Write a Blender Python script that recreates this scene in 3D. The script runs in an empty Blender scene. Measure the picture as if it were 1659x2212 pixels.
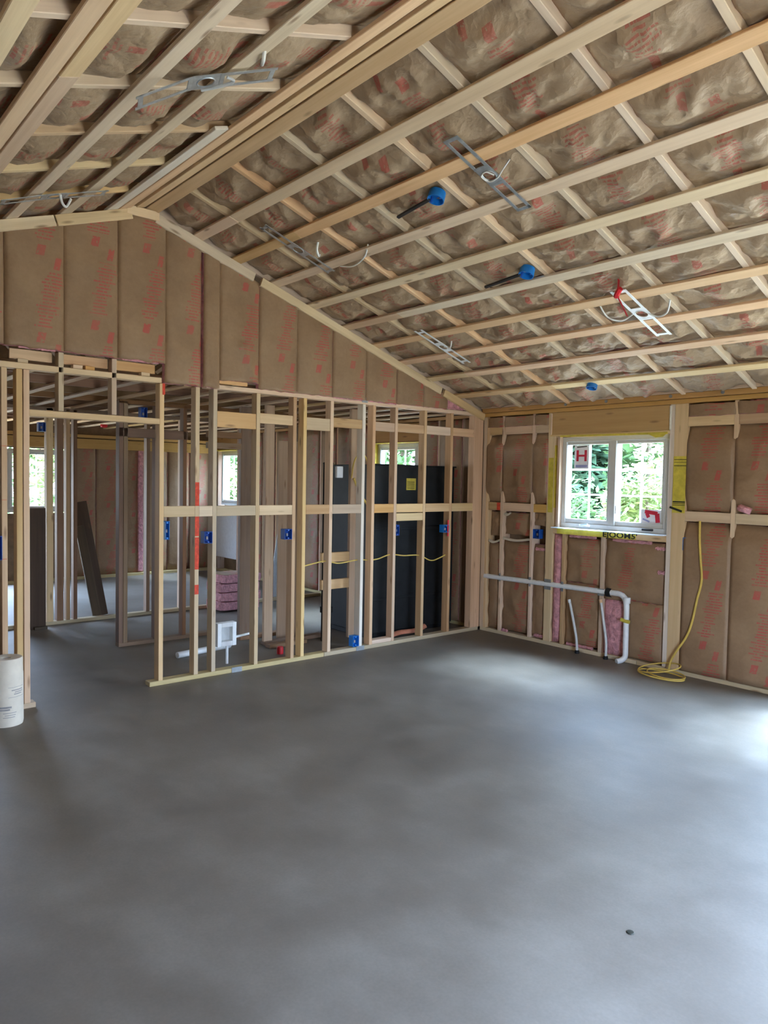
import bpy, bmesh, math, random
from mathutils import Vector, Matrix, noise
random.seed(7)
sc = bpy.context.scene
COL = sc.collection
V = Vector

# ---------------------------------------------------------------- camera
CAM = V((-6.305, -5.668, 1.715))
yaw, pitch, roll, fpx = 0.70579, -0.04473, 0.01847, 1582.6
F = V((math.sin(yaw)*math.cos(pitch), math.cos(yaw)*math.cos(pitch), math.sin(pitch)))
Rt = V((math.cos(yaw), -math.sin(yaw), 0)); Up = Rt.cross(F)
Rt, Up = (math.cos(roll)*Rt + math.sin(roll)*Up), (-math.sin(roll)*Rt + math.cos(roll)*Up)
cd = bpy.data.cameras.new('camera'); cam = bpy.data.objects.new('camera', cd); COL.objects.link(cam)
cd.sensor_fit = 'HORIZONTAL'; cd.sensor_width = 36.0; cd.lens = fpx/1659*36.0; cd.clip_start = 0.05
m = Matrix((Rt, Up, -F)).transposed().to_4x4(); m.translation = CAM; cam.matrix_world = m
sc.camera = cam

# ---------------------------------------------------------------- world, sun, exposure
sc.view_settings.view_transform = 'Standard'; sc.view_settings.look = 'None'
sc.view_settings.gamma = 1.0; sc.view_settings.use_curve_mapping = False
sc.view_settings.exposure = 3.15
SKY = 5.0
w = bpy.data.worlds.new('sky'); sc.world = w; w.use_nodes = True
nt = w.node_tree; nt.nodes.clear()
bg = nt.nodes.new('ShaderNodeBackground'); wo = nt.nodes.new('ShaderNodeOutputWorld')
tc = nt.nodes.new('ShaderNodeTexCoord'); sx = nt.nodes.new('ShaderNodeSeparateXYZ'); cr = nt.nodes.new('ShaderNodeValToRGB')
nt.links.new(tc.outputs['Generated'], sx.inputs[0]); nt.links.new(sx.outputs['Z'], cr.inputs[0])
cr.color_ramp.elements[0].position = 0.0; cr.color_ramp.elements[0].color = (.32, .37, .44, 1)
cr.color_ramp.elements[1].position = 1.0; cr.color_ramp.elements[1].color = (.76, 1.11, 1.80, 1)
nt.links.new(cr.outputs[0], bg.inputs[0]); bg.inputs[1].default_value = SKY
nt.links.new(bg.outputs[0], wo.inputs[0])
sl = bpy.data.lights.new('sun', 'SUN'); sl.energy = 3.6; sl.angle = math.radians(26); sl.color = (.76, .95, 1.22)   # hazy sun behind thin cloud
so = bpy.data.objects.new('sun', sl); COL.objects.link(so)
so.rotation_euler = V((-0.53, 0.09, -0.84)).to_track_quat('-Z', 'Y').to_euler()
def portal(loc, direction, sx_, sy_):
    l = bpy.data.lights.new('window_portal', 'AREA'); l.shape = 'RECTANGLE'; l.size = sx_; l.size_y = sy_; l.energy = 1
    l.cycles.is_portal = True
    o = bpy.data.objects.new('window_portal', l); COL.objects.link(o); o.location = loc
    o.rotation_euler = V(direction).to_track_quat('-Z', 'Y').to_euler()
portal((.3, -1.65, 1.72), (-1, 0, 0), 1.2, 1.0)
portal((.3, -4.72, 1.06), (-1, 0, 0), 2.4, 2.1)
portal((-3.95, -6.45, 1.1), (0, 1, 0), 1.5, 2.2)
portal((-4.49, 6.9, 1.1), (0, -1, 0), 1.62, 2.2)  # for the unseen opening added in the far wall
portal((.3, 1.5, 1.75), (-1, 0, 0), 0.9, 1.0)
portal((.3, 6.0, 1.7), (-1, 0, 0), 0.9, 1.1)
portal((-3.0, 6.9, 1.6), (0, -1, 0), 1.0, 1.1)

# ---------------------------------------------------------------- materials
class NB:
    def __init__(s, name):
        s.m = bpy.data.materials.new(name); s.m.use_nodes = True; s.t = s.m.node_tree; s.t.nodes.clear()
        s.out = s.n('ShaderNodeOutputMaterial')
    def n(s, t, **k):
        x = s.t.nodes.new(t)
        for a, b in k.items(): setattr(x, a, b)
        return x
    def l(s, a, b): s.t.links.new(a, b)
    def put(s, sock, v):
        if isinstance(v, bpy.types.NodeSocket): s.l(v, sock)
        else: sock.default_value = v
    def math(s, op, a, b=0.0, c=None):
        x = s.n('ShaderNodeMath', operation=op); s.put(x.inputs[0], a); s.put(x.inputs[1], b)
        if c is not None: s.put(x.inputs[2], c)
        return x.outputs[0]
    def mix(s, fac, a, b):
        x = s.n('ShaderNodeMix', data_type='RGBA'); s.put(x.inputs[0], fac)
        s.put(x.inputs[6], a if not isinstance(a, tuple) else (*a, 1)); s.put(x.inputs[7], b if not isinstance(b, tuple) else (*b, 1))
        return x.outputs[2]
    def noise(s, vec, scale, detail=3, rough=.5, out=0):
        x = s.n('ShaderNodeTexNoise'); x.inputs['Scale'].default_value = scale; x.inputs['Detail'].default_value = detail
        x.inputs['Roughness'].default_value = rough
        if vec is not None: s.l(vec, x.inputs['Vector'])
        return x.outputs[out]
    def mapping(s, vec, scale=(1, 1, 1), loc=None):
        x = s.n('ShaderNodeMapping'); s.l(vec, x.inputs['Vector']); x.inputs['Scale'].default_value = scale
        if loc is not None: s.put(x.inputs['Location'], loc)
        return x.outputs[0]
    def ramp(s, fac, stops):
        x = s.n('ShaderNodeValToRGB'); s.l(fac, x.inputs[0]); e = x.color_ramp.elements
        while len(e) < len(stops): e.new(.5)
        for i, (p, c) in enumerate(stops):
            e[i].position = p; e[i].color = (*c, 1) if len(c) == 3 else c
        return x.outputs[0]
    def bsdf(s, col, rough=.6, spec=.4, bump=None, bstr=.2, bdist=.01, metal=0.0, **k):
        b = s.n('ShaderNodeBsdfPrincipled')
        s.put(b.inputs['Base Color'], (*col, 1) if isinstance(col, tuple) else col)
        s.put(b.inputs['Roughness'], rough); s.put(b.inputs['Specular IOR Level'], spec); s.put(b.inputs['Metallic'], metal)
        for a, v in k.items(): s.put(b.inputs[a.replace('_', ' ')], v)
        if bump is not None:
            x = s.n('ShaderNodeBump'); x.inputs['Strength'].default_value = bstr; x.inputs['Distance'].default_value = bdist
            s.l(bump, x.inputs['Height']); s.l(x.outputs[0], b.inputs['Normal'])
        s.l(b.outputs[0], s.out.inputs[0]); return s.m

def wood_mat(name, c0, c1, var=.22, knots=True, sat=(.72, .5)):
    b = NB(name); tcn = b.n('ShaderNodeTexCoord'); oi = b.n('ShaderNodeObjectInfo')
    cx = b.n('ShaderNodeCombineXYZ'); r50 = b.math('MULTIPLY', oi.outputs['Random'], 60.0)
    b.l(r50, cx.inputs[0]); b.l(r50, cx.inputs[1])
    g = b.mapping(tcn.outputs['Object'], (1.1, 26, 26), cx.outputs[0])
    n1 = b.noise(g, 1.0, 4, .6)
    g2 = b.mapping(tcn.outputs['Object'], (.7, 3, 3), cx.outputs[0]); n2 = b.noise(g2, 1.0, 2)
    fac = b.math('ADD', b.math('MULTIPLY', n1, .65), b.math('MULTIPLY', n2, .45))
    col = b.ramp(fac, [(.35, c0), (.72, c1)])
    hs = b.n('ShaderNodeHueSaturation')
    b.l(b.math('ADD', b.math('MULTIPLY', oi.outputs['Random'], var*2), 1-var), hs.inputs['Value'])
    rr = b.math('FRACT', b.math('MULTIPLY', oi.outputs['Random'], 17.31))
    b.l(b.math('ADD', b.math('MULTIPLY', rr, sat[1]), sat[0]), hs.inputs['Saturation'])
    b.l(b.math('ADD', b.math('MULTIPLY', b.math('FRACT', b.math('MULTIPLY', oi.outputs['Random'], 7.7)), .024), .486), hs.inputs['Hue'])
    b.l(col, hs.inputs['Color']); col = hs.outputs[0]
    if knots:
        vo = b.n('ShaderNodeTexVoronoi'); b.l(b.mapping(tcn.outputs['Object'], (2.6, 11, 11), cx.outputs[0]), vo.inputs['Vector']); vo.inputs['Scale'].default_value = 1
        k = b.ramp(vo.outputs['Distance'], [(.05, (1, 1, 1)), (.16, (0, 0, 0))])
        col = b.mix(b.math('MULTIPLY', k, .7), col, (.20, .10, .045))
    return b.bsdf(col, .62, .3, n1, .15, .004)

M = {}
M['spruce'] = wood_mat('spruce', (.52, .345, .195), (.70, .51, .315))
M['strap'] = wood_mat('strapping_wood', (.61, .425, .245), (.81, .615, .39), .14)
M['warm'] = wood_mat('warm_spruce', (.58, .365, .165), (.74, .51, .265), .12)
M['gold'] = wood_mat('laminated_header', (.47, .27, .095), (.58, .355, .145), .06, True, (.95, .15))
M['white_wood'] = wood_mat('whitewashed_spruce', (.62, .54, .44), (.80, .74, .64), .06)
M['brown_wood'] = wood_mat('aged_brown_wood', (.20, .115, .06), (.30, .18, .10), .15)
M['ply'] = wood_mat('plywood', (.34, .20, .10), (.46, .29, .15), .12, True)
M['dark_wood'] = wood_mat('shade_darkened_wood', (.055, .036, .022), (.10, .068, .042), .15)  # shadow of the far room put into the colour of its boards
M['pt'] = wood_mat('sole_plate_wood', (.46, .36, .16), (.60, .48, .25), .12)

def kraft_mat(name, c0, c1, printed=.6, per=.62, line=.024, crease=3.0, bs=.3):
    b = NB(name); uv = b.n('ShaderNodeUVMap'); oi = b.n('ShaderNodeObjectInfo')
    s = b.n('ShaderNodeSeparateXYZ'); b.l(uv.outputs[0], s.inputs[0]); u, v = s.outputs[0], s.outputs[1]
    rnd = oi.outputs['Random']
    cxy = b.n('ShaderNodeCombineXYZ'); b.l(b.math('MULTIPLY', rnd, 40.0), cxy.inputs[2]); b.l(b.math('MULTIPLY', rnd, 13.0), cxy.inputs[0])
    vec = b.n('ShaderNodeVectorMath', operation='ADD'); b.l(uv.outputs[0], vec.inputs[0]); b.l(cxy.outputs[0], vec.inputs[1]); vec = vec.outputs[0]
    n1 = b.noise(vec, 3.0, 4, .6); n2 = b.noise(vec, 34.0, 3, .6)
    col = b.ramp(b.math('ADD', b.math('MULTIPLY', n1, .75), b.math('MULTIPLY', n2, .25)), [(.32, c0), (.68, c1)])
    # printed red columns: a solid mark, rows of short lettering, a solid mark
    vv = b.math('ADD', v, b.math('MULTIPLY', rnd, 3.1))
    t = b.math('FRACT', b.math('DIVIDE', vv, per))
    uc = b.math('ADD', .17, b.math('MULTIPLY', t, .13))
    uc = b.math('ADD', uc, b.math('MULTIPLY', b.math('FRACT', b.math('MULTIPLY', rnd, 5.3)), .07))
    du = b.math('ABSOLUTE', b.math('SUBTRACT', u, uc))
    ln = b.math('GREATER_THAN', b.math('FRACT', b.math('DIVIDE', vv, line)), .5)
    rowid = b.math('FLOOR', b.math('DIVIDE', vv, line))
    rc = b.n('ShaderNodeCombineXYZ'); b.l(rowid, rc.inputs[0]); b.l(b.math('MULTIPLY', rnd, 9.0), rc.inputs[1])
    wn = b.n('ShaderNodeTexWhiteNoise'); wn.noise_dimensions = '2D'; b.l(rc.outputs[0], wn.inputs['Vector'])
    halfw = b.math('ADD', .03, b.math('MULTIPLY', wn.outputs['Value'], .055))
    inrow = b.math('LESS_THAN', du, halfw)
    lc = b.n('ShaderNodeCombineXYZ'); b.l(b.math('MULTIPLY', u, 120.0), lc.inputs[0]); b.l(b.math('MULTIPLY', rowid, 3.7), lc.inputs[1])
    letters = b.math('GREATER_THAN', b.noise(lc.outputs[0], 1.0, 1), .42)
    zone = b.math('MULTIPLY', b.math('GREATER_THAN', t, .17), b.math('LESS_THAN', t, .82))
    rows = b.math('MULTIPLY', b.math('MULTIPLY', ln, inrow), b.math('MULTIPLY', letters, zone))
    blk = b.math('MULTIPLY', b.math('LESS_THAN', t, .12), b.math('LESS_THAN', du, .028))
    blk2 = b.math('MULTIPLY', b.math('GREATER_THAN', t, .86), b.math('LESS_THAN', du, .022))
    lt2 = b.math('GREATER_THAN', b.noise(vec, 60.0, 1), .36)
    pr = b.math('MAXIMUM', rows, b.math('MULTIPLY', b.math('MAXIMUM', blk, blk2), lt2))
    wear = b.math('ADD', b.math('MULTIPLY', b.noise(vec, 5.0, 2), .8), .35)
    col = b.mix(b.math('MULTIPLY', b.math('MULTIPLY', pr, printed), wear), col, (.46, .075, .06))
    n3 = b.noise(vec, 9.0, 5, .65)
    c1 = b.math('ABSOLUTE', b.math('SUBTRACT', b.noise(vec, crease, 3, .5), .5)); c2 = b.math('ABSOLUTE', b.math('SUBTRACT', b.noise(vec, crease*2.6, 2, .5), .5))
    hgt = b.math('SUBTRACT', b.math('MULTIPLY', n3, .35), b.math('ADD', b.math('MULTIPLY', c1, 1.6), b.math('MULTIPLY', c2, .8)))
    return b.bsdf(col, .5, .4, b.math('ADD', hgt, b.math('MULTIPLY', n2, .15)), bs, .03)
M['kraft'] = kraft_mat('kraft_paper_facing', (.25, .150, .080), (.345, .220, .124), .95)
M['kraft_ceiling'] = kraft_mat('kraft_paper_ceiling', (.325, .225, .138), (.45, .330, .212), .8, crease=4.5, bs=.8)

def simple(name, col, rough=.5, spec=.4, metal=0., var=.12, scale=20, bstr=.1, bdist=.004):
    b = NB(name); tcn = b.n('ShaderNodeTexCoord'); n = b.noise(tcn.outputs['Object'], scale, 4, .6)
    d = tuple(max(0, c*(1-var)) for c in col); e = tuple(min(1, c*(1+var)) for c in col)
    c = b.ramp(n, [(.3, d), (.7, e)])
    return b.bsdf(c, rough, spec, n, bstr, bdist, metal)
M['pink'] = simple('pink_fibreglass', (.62, .30, .32), .95, .1, var=.3, scale=22, bstr=.9, bdist=.03)
M['galv'] = simple('galvanised_steel', (.55, .60, .64), .42, .5, .75, .15, 30)
M['galv_white'] = simple('bright_zinc_steel', (.86, .90, .92), .4, .5, .1, .05, 30)
M['nailplate'] = simple('nail_plate_steel', (.30, .32, .33), .5, .5, .6, .15, 30)
M['blue'] = simple('blue_plastic', (.012, .085, .40), .45, .5, var=.15)
M['blue_bright'] = simple('bright_blue_plastic', (.012, .20, .62), .4, .5, var=.15)
M['black'] = simple('black_plastic', (.012, .013, .014), .6, .25, var=.3, scale=6)
M['black_metal'] = simple('black_hanger_bar', (.02, .02, .022), .5, .5, var=.3)
M['pvc'] = simple('white_pvc', (.78, .80, .80), .35, .5, var=.05)
M['pex'] = simple('grey_water_line', (.58, .60, .60), .4, .5, var=.08)
M['vinyl'] = simple('window_vinyl', (.60, .59, .54), .4, .5, var=.04)

M['yellow'] = simple('yellow_wrap', (.62, .50, .07), .6, .3, var=.2, scale=14)
M['yellow_cable'] = simple('yellow_cable_jacket', (.62, .43, .09), .5, .4, var=.12)
M['white_cable'] = simple('white_cable_jacket', (.80, .80, .76), .45, .5, var=.06)
M['red'] = simple('red_plastic', (.62, .02, .03), .5, .4, var=.15)
M['red_paint'] = simple('red_spray_paint', (.62, .07, .035), .7, .3, var=.3, scale=30)
M['ink'] = simple('black_ink', (.03, .03, .02), .6, .3, var=.2)
M['paper'] = simple('white_paper', (.66, .59, .48), .75, .2, var=.08, scale=9)
M['print_grey'] = simple('grey_print', (.30, .28, .27), .7, .2, var=.15)
M['sticker'] = simple('sticker_white', (.85, .84, .86), .55, .3, var=.04)
M['sticker_red'] = simple('sticker_red', (.62, .03, .06), .55, .3, var=.1)
M['bluegrey'] = simple('sticker_blue_grey', (.35, .36, .60), .55, .3, var=.1)
M['board_white'] = simple('white_wall_board', (.72, .75, .78), .7, .2, var=.05)
M['salmon'] = simple('reddish_wood_strip', (.50, .19, .11), .65, .3, var=.2)
M['foam'] = simple('cream_foam', (.78, .74, .62), .8, .2, var=.15, scale=12, bstr=.6, bdist=.02)
M['sheath'] = simple('wall_sheathing', (.26, .17, .10), .8, .2, var=.2, scale=8)
M['shell'] = simple('plain_kraft_wall', (.26, .185, .115), .75, .2, var=.2, scale=5)
M['trunk'] = simple('tree_bark', (.16, .12, .09), .9, .1, var=.4, scale=14, bstr=.8, bdist=.05)
M['grass'] = simple('sandy_building_ground', (.36, .27, .165), .9, .1, var=.4, scale=3, bstr=.6, bdist=.06)  # sandy tone chosen to bounce warm light onto the ceiling
def leaf_mat(name, col):
    b = NB(name); oi = b.n('ShaderNodeTexCoord'); n = b.noise(oi.outputs['Object'], 1.6, 3)
    c = b.ramp(n, [(.3, tuple(x*.55 for x in col)), (.7, tuple(min(1, x*1.35) for x in col))])
    d = b.n('ShaderNodeBsdfDiffuse'); t = b.n('ShaderNodeBsdfTranslucent'); mx = b.n('ShaderNodeMixShader'); mx.inputs[0].default_value = .4
    b.l(c, d.inputs[0]); b.l(c, t.inputs[0]); b.l(d.outputs[0], mx.inputs[1]); b.l(t.outputs[0], mx.inputs[2]); b.l(mx.outputs[0], b.out.inputs[0])
    return b.m
M['leaf'] = leaf_mat('green_leaves', (0.108, 0.183, 0.071)); M['leaf2'] = leaf_mat('yellow_green_leaves', (0.206, 0.259, 0.098)); M['leaf3'] = leaf_mat('dark_green_leaves', (0.06, 0.108, 0.06))
def grille_mat():
    b = NB('white_grille'); tcn = b.n('ShaderNodeTexCoord'); n = b.noise(tcn.outputs['Object'], 12, 2)
    c = b.ramp(n, [(.3, (.78, .82, .86)), (.7, (.86, .90, .94))])
    d = b.n('ShaderNodeBsdfDiffuse'); t = b.n('ShaderNodeBsdfTranslucent'); mx = b.n('ShaderNodeMixShader'); mx.inputs[0].default_value = .5
    b.l(c, d.inputs[0]); b.l(c, t.inputs[0]); b.l(d.outputs[0], mx.inputs[1]); b.l(t.outputs[0], mx.inputs[2]); b.l(mx.outputs[0], b.out.inputs[0])
    return b.m
M['vinyl_white'] = grille_mat()
def glass_mat():
    b = NB('window_glass'); t = b.n('ShaderNodeBsdfTransparent'); t.inputs[0].default_value = (.95, .98, .97, 1)
    g = b.n('ShaderNodeBsdfGlossy'); g.inputs['Roughness'].default_value = .02
    lw = b.n('ShaderNodeLayerWeight'); f = b.math('ADD', .03, b.math('MULTIPLY', b.math('POWER', lw.outputs['Facing'], 5.0), .8))
    mx = b.n('ShaderNodeMixShader'); b.l(f, mx.inputs[0]); b.l(t.outputs[0], mx.inputs[1]); b.l(g.outputs[0], mx.inputs[2])
    b.l(mx.outputs[0], b.out.inputs[0]); return b.m
M['glass'] = glass_mat()
def concrete_mat():
    b = NB('concrete_slab'); tcn = b.n('ShaderNodeTexCoord'); o = tcn.outputs['Object']
    n1 = b.noise(o, .55, 4, .6); n2 = b.noise(o, 3.2, 5, .62); n3 = b.noise(o, 90, 2)
    st = b.noise(b.mapping(o, (.8, 1.3, 1)), 1.5, 5, .65)
    f = b.math('ADD', b.math('ADD', b.math('MULTIPLY', n1, .45), b.math('MULTIPLY', n2, .25)), b.math('ADD', b.math('MULTIPLY', st, .22), b.math('MULTIPLY', n3, .08)))
    col = b.ramp(f, [(.36, (.105, .088, .067)), (.5, (.165, .142, .113)), (.64, (.24, .213, .178))])
    rg = b.math('ADD', .36, b.math('MULTIPLY', n2, .36))
    return b.bsdf(col, rg, .55, b.math('ADD', n2, b.math('MULTIPLY', n3, .1)), .08, .01)
M['concrete'] = concrete_mat()

# ---------------------------------------------------------------- builders
def link(o, parent=None):
    COL.objects.link(o)
    if parent is not None: o.parent = parent
    return o
def empty(name, loc=(0, 0, 0)):
    o = bpy.data.objects.new(name, None); o.location = loc; o.empty_display_size = .1; return link(o)
def tag(o, label, cat, group=None):
    o['label'] = label; o['category'] = cat
    if group: o['group'] = group
    return o
def struct(o): o['kind'] = 'structure'; return o
def mesh_obj(name, verts, faces, mat, parent=None, smooth=False, loc=(0, 0, 0)):
    me = bpy.data.meshes.new(name); me.from_pydata([tuple(v) for v in verts], [], faces); me.update()
    me.materials.append(M[mat] if isinstance(mat, str) else mat)
    if smooth:
        for p in me.polygons: p.use_smooth = True
        me.set_sharp_from_angle(angle=math.radians(42))
    o = bpy.data.objects.new(name, me); o.location = loc; return link(o, parent)
BOXF = [(0, 1, 3, 2), (4, 6, 7, 5), (0, 4, 5, 1), (2, 3, 7, 6), (0, 2, 6, 4), (1, 5, 7, 3)]
CACHE = {}
def chamfer_box(L, W, T, c):
    """box with a small chamfer, centred, length on X"""
    bm = bmesh.new(); bmesh.ops.create_cube(bm, size=1)
    for v in bm.verts: v.co = V((v.co.x*L, v.co.y*W, v.co.z*T))
    if c: bmesh.ops.bevel(bm, geom=list(bm.edges), offset=c, segments=1, affect='EDGES', profile=.5)
    return bm
def lumber(name, p0, p1, w, t, mat, parent, up=(0, 0, 1), c=.003):
    """board from p0 to p1 (centre line); w across, t along 'up'"""
    p0, p1 = V(p0), V(p1); d = p1-p0; L = d.length; x = d.normalized(); z = V(up); z = (z - x*z.dot(x)).normalized(); y = z.cross(x)
    key = (name, round(L, 3), round(w, 4), round(t, 4), mat)
    me = CACHE.get(key)
    if me is None:
        me = bpy.data.meshes.new(name); bm = chamfer_box(L, w, t, c); bm.to_mesh(me); bm.free(); me.materials.append(M[mat]); CACHE[key] = me
    o = bpy.data.objects.new(name, me); link(o, parent)
    m = Matrix((x, y, z)).transposed().to_4x4(); m.translation = (p0+p1)/2
    if parent is not None: m = parent.matrix_world.inverted() @ m if parent.location.length == 0 else Matrix.Translation(-parent.location) @ m
    o.matrix_local = m
    return o
def box(name, lo, hi, mat, parent=None, c=0.0):
    """axis box by corners; grain along the longest side"""
    lo, hi = V(lo), V(hi); s = hi-lo; ce = (lo+hi)/2
    if s.x >= s.y and s.x >= s.z: return lumber(name, ce-V((s.x/2, 0, 0)), ce+V((s.x/2, 0, 0)), s.y, s.z, mat, parent, (0, 0, 1), c)
    if s.y >= s.z: return lumber(name, ce-V((0, s.y/2, 0)), ce+V((0, s.y/2, 0)), s.x, s.z, mat, parent, (0, 0, 1), c)
    return lumber(name, ce-V((0, 0, s.z/2)), ce+V((0, 0, s.z/2)), s.x, s.y, mat, parent, (0, 1, 0), c)
def smooth_path(pts, n=8):
    pts = [V(p) for p in pts]; out = []
    for i in range(len(pts)-1):
        a, b, c, d = pts[max(i-1, 0)], pts[i], pts[i+1], pts[min(i+2, len(pts)-1)]
        for k in range(n):
            t = k/n; out.append(.5*((2*b)+(c-a)*t+(2*a-5*b+4*c-d)*t*t+(3*b-a-3*c+d)*t**3))
    out.append(pts[-1]); return out
def tube(name, pts, r, mat, parent=None, seg=8, n=8, smooth=True, flat=1.0):
    P = smooth_path(pts, n) if smooth else [V(p) for p in pts]
    off = V(parent.location) if parent is not None else V((0, 0, 0))
    verts, faces = [], []; prev = None
    for i, p in enumerate(P):
        t = (P[min(i+1, len(P)-1)]-P[max(i-1, 0)]).normalized()
        if prev is None: a = t.orthogonal().normalized()
        else: a = (prev - t*prev.dot(t)).normalized()
        prev = a; b = t.cross(a)
        for k in range(seg):
            g = 2*math.pi*k/seg; verts.append(p-off+a*math.cos(g)*r+b*math.sin(g)*r*flat)
    for i in range(len(P)-1):
        for k in range(seg):
            k2 = (k+1) % seg; faces.append((i*seg+k, i*seg+k2, (i+1)*seg+k2, (i+1)*seg+k))
    faces.append(tuple(range(seg-1, -1, -1))); faces.append(tuple((len(P)-1)*seg+k for k in range(seg)))
    return mesh_obj(name, verts, faces, mat, parent, True)
def lathe(name, prof, mat, parent=None, seg=24, loc=(0, 0, 0), rot=None):
    verts, faces = [], []
    for r, z in prof:
        for k in range(seg):
            g = 2*math.pi*k/seg; verts.append((r*math.cos(g), r*math.sin(g), z))
    for i in range(len(prof)-1):
        for k in range(seg):
            k2 = (k+1) % seg; faces.append((i*seg+k, i*seg+k2, (i+1)*seg+k2, (i+1)*seg+k))
    o = mesh_obj(name, verts, faces, mat, parent, True, loc)
    if rot is not None: o.rotation_euler = rot
    return o
def text(name, s, size, loc, rot, mat, parent=None, extrude=.001, scale=(1, 1, 1)):
    cu = bpy.data.curves.new(name, 'FONT'); cu.body = s; cu.size = size; cu.extrude = extrude; cu.align_x = 'CENTER'; cu.align_y = 'CENTER'
    cu.resolution_u = 3; cu.offset = size*.02
    t = bpy.data.objects.new('tmp', cu); me = bpy.data.meshes.new_from_object(t); bpy.data.objects.remove(t); bpy.data.curves.remove(cu)
    me.name = name; me.materials.append(M[mat]); o = bpy.data.objects.new(name, me); link(o, parent)
    o.location = V(loc)-(V(parent.location) if parent is not None else V((0, 0, 0))); o.rotation_euler = rot; o.scale = scale
    return o
def nz(x, y, z): return noise.noise(V((x, y, z)))
def ridge_noise(x, y, s):
    wx = nz(x*3, y*3, s+20)*.12; wy = nz(x*3, y*3, s+30)*.12
    return (1-2*abs(nz((x+wx)*4.2, (y+wy)*4.2, s)))*.55 + (1-2*abs(nz((x+wy)*9.5+3, (y+wx)*8, s+5)))*.32 + (1-2*abs(nz(x*19, y*15, s+9)))*.13
def batt(name, parent, O, U, Vv, N, w, v0, v1, h, mat, nu=14, nv=28, skirt=.07):
    """kraft faced batt: face surface O+U*u+V*v+N*h, u in 0..w, v in v0(u)..v1(u); fibre sides and back"""
    O, U, Vv, N = V(O), V(U), V(Vv), V(N)
    verts, faces, uvs = [], [], []
    for j in range(nv+1):
        for i in range(nu+1):
            u = w*i/nu; a, b = v0(u), v1(u); v = a+(b-a)*j/nv
            verts.append(O+U*u+Vv*v+N*h(u, v, i/nu, j/nv)); uvs.append((u, v))
    W = nu+1
    for j in range(nv):
        for i in range(nu): faces.append((j*W+i, j*W+i+1, (j+1)*W+i+1, (j+1)*W+i))
    nf = len(faces)
    ring = [i for i in range(nu+1)] + [j*W+nu for j in range(1, nv+1)] + [nv*W+i for i in range(nu-1, -1, -1)] + [j*W for j in range(nv-1, 0, -1)]
    base = len(verts)
    for r in ring: verts.append(verts[r]-N*skirt); uvs.append(uvs[r])
    k = len(ring)
    for i in range(k): faces.append((ring[i], base+i, base+(i+1) % k, ring[(i+1) % k]))
    faces.append(tuple(base+i for i in range(k)))
    me = bpy.data.meshes.new(name); me.from_pydata([tuple(v) for v in verts], [], faces)
    uvl = me.uv_layers.new(name='UVMap')
    for lp in me.loops: uvl.data[lp.index].uv = uvs[lp.vertex_index]
    me.materials.append(M[mat]); me.materials.append(M['pink'])
    for i, p in enumerate(me.polygons):
        p.use_smooth = i < nf; p.material_index = 0 if i < nf else 1
    me.update(); o = bpy.data.objects.new(name, me); return link(o, parent)

# ---------------------------------------------------------------- structure: slab and shell
floor = struct(box('floor', (-8.3, -6.45, -.15), (.16, 6.8, 0), 'concrete'))
RIDGE_X, RIDGE_Z, SL = -3.98, 3.80, 1/3.
ca = 1/math.hypot(1, SL); sa = SL*ca
def roofz(x): return RIDGE_Z-abs(x-RIDGE_X)*SL
# roof deck above the rafters
up0 = .24
dk = []
for y in (-6.6, 7.2):
    for x in (-8.6, RIDGE_X, .25):
        dk.append((x, y, roofz(x)+up0))
for y in (-6.6, 7.2):
    for x in (-8.6, RIDGE_X, .25):
        dk.append((x, y, roofz(x)+up0+.03))
ceiling = struct(mesh_obj('ceiling', dk, [(0, 1, 4, 3), (1, 2, 5, 4), (6, 9, 10, 7), (7, 10, 11, 8), (0, 3, 9, 6), (2, 8, 11, 5), (0, 6, 7, 1), (1, 7, 8, 2), (3, 4, 10, 9), (4, 5, 11, 10)], 'ply'))
def wall_with_holes(name, axis, pos, th, a0, a1, z0, z1, holes, mat):
    """sheathing built as boxes round the openings, one mesh; axis 'x' means the plane x=pos"""
    cuts = sorted(set([a0, a1]+[h[0] for h in holes]+[h[1] for h in holes])); bm = bmesh.new()
    def add(b0, b1, c0, c1):
        if b1-b0 < 1e-4 or c1-c0 < 1e-4: return
        r = bmesh.ops.create_cube(bm, size=1)['verts']
        for v in r:
            f = V((v.co.x*th, v.co.y*(b1-b0), v.co.z*(c1-c0))); ctr = V((pos+th/2, (b0+b1)/2, (c0+c1)/2))
            f += ctr
            v.co = f if axis == 'x' else V((f.y, f.x, f.z))
    for b0, b1 in zip(cuts[:-1], cuts[1:]):
        hs = sorted([h for h in holes if h[0] <= b0+1e-6 and h[1] >= b1-1e-6], key=lambda h: h[2])
        z = z0
        for h in hs: add(b0, b1, z, h[2]); z = h[3]
        add(b0, b1, z, z1)
    bmesh.ops.recalc_face_normals(bm, faces=bm.faces)
    me = bpy.data.meshes.new(name); bm.to_mesh(me); bm.free(); me.materials.append(M[mat])
    return struct(link(bpy.data.objects.new(name, me)))
W1 = (-2.245, -1.055, 1.25, 2.185)          # window over the drain pipe
W2 = (1.12, 1.95, 1.25, 2.185); W3 = (5.55, 6.35, 1.2, 2.16)
wall_right = wall_with_holes('wall_right', 'x', .14, .02, -6.3, 6.66, 0, 2.66, [(-5.9, -3.55, .05, 2.1), W1, W2, W3], 'sheath')
wall_left = wall_with_holes('wall_left', 'x', -8.25, .05, -6.3, 6.66, 0, 2.66, [], 'shell')
wall_front = wall_with_holes('wall_front', 'y', -6.4, .1, -8.2, .14, 0, 4.0, [(-4.7, -3.2, .05, 2.15)], 'shell')
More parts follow.
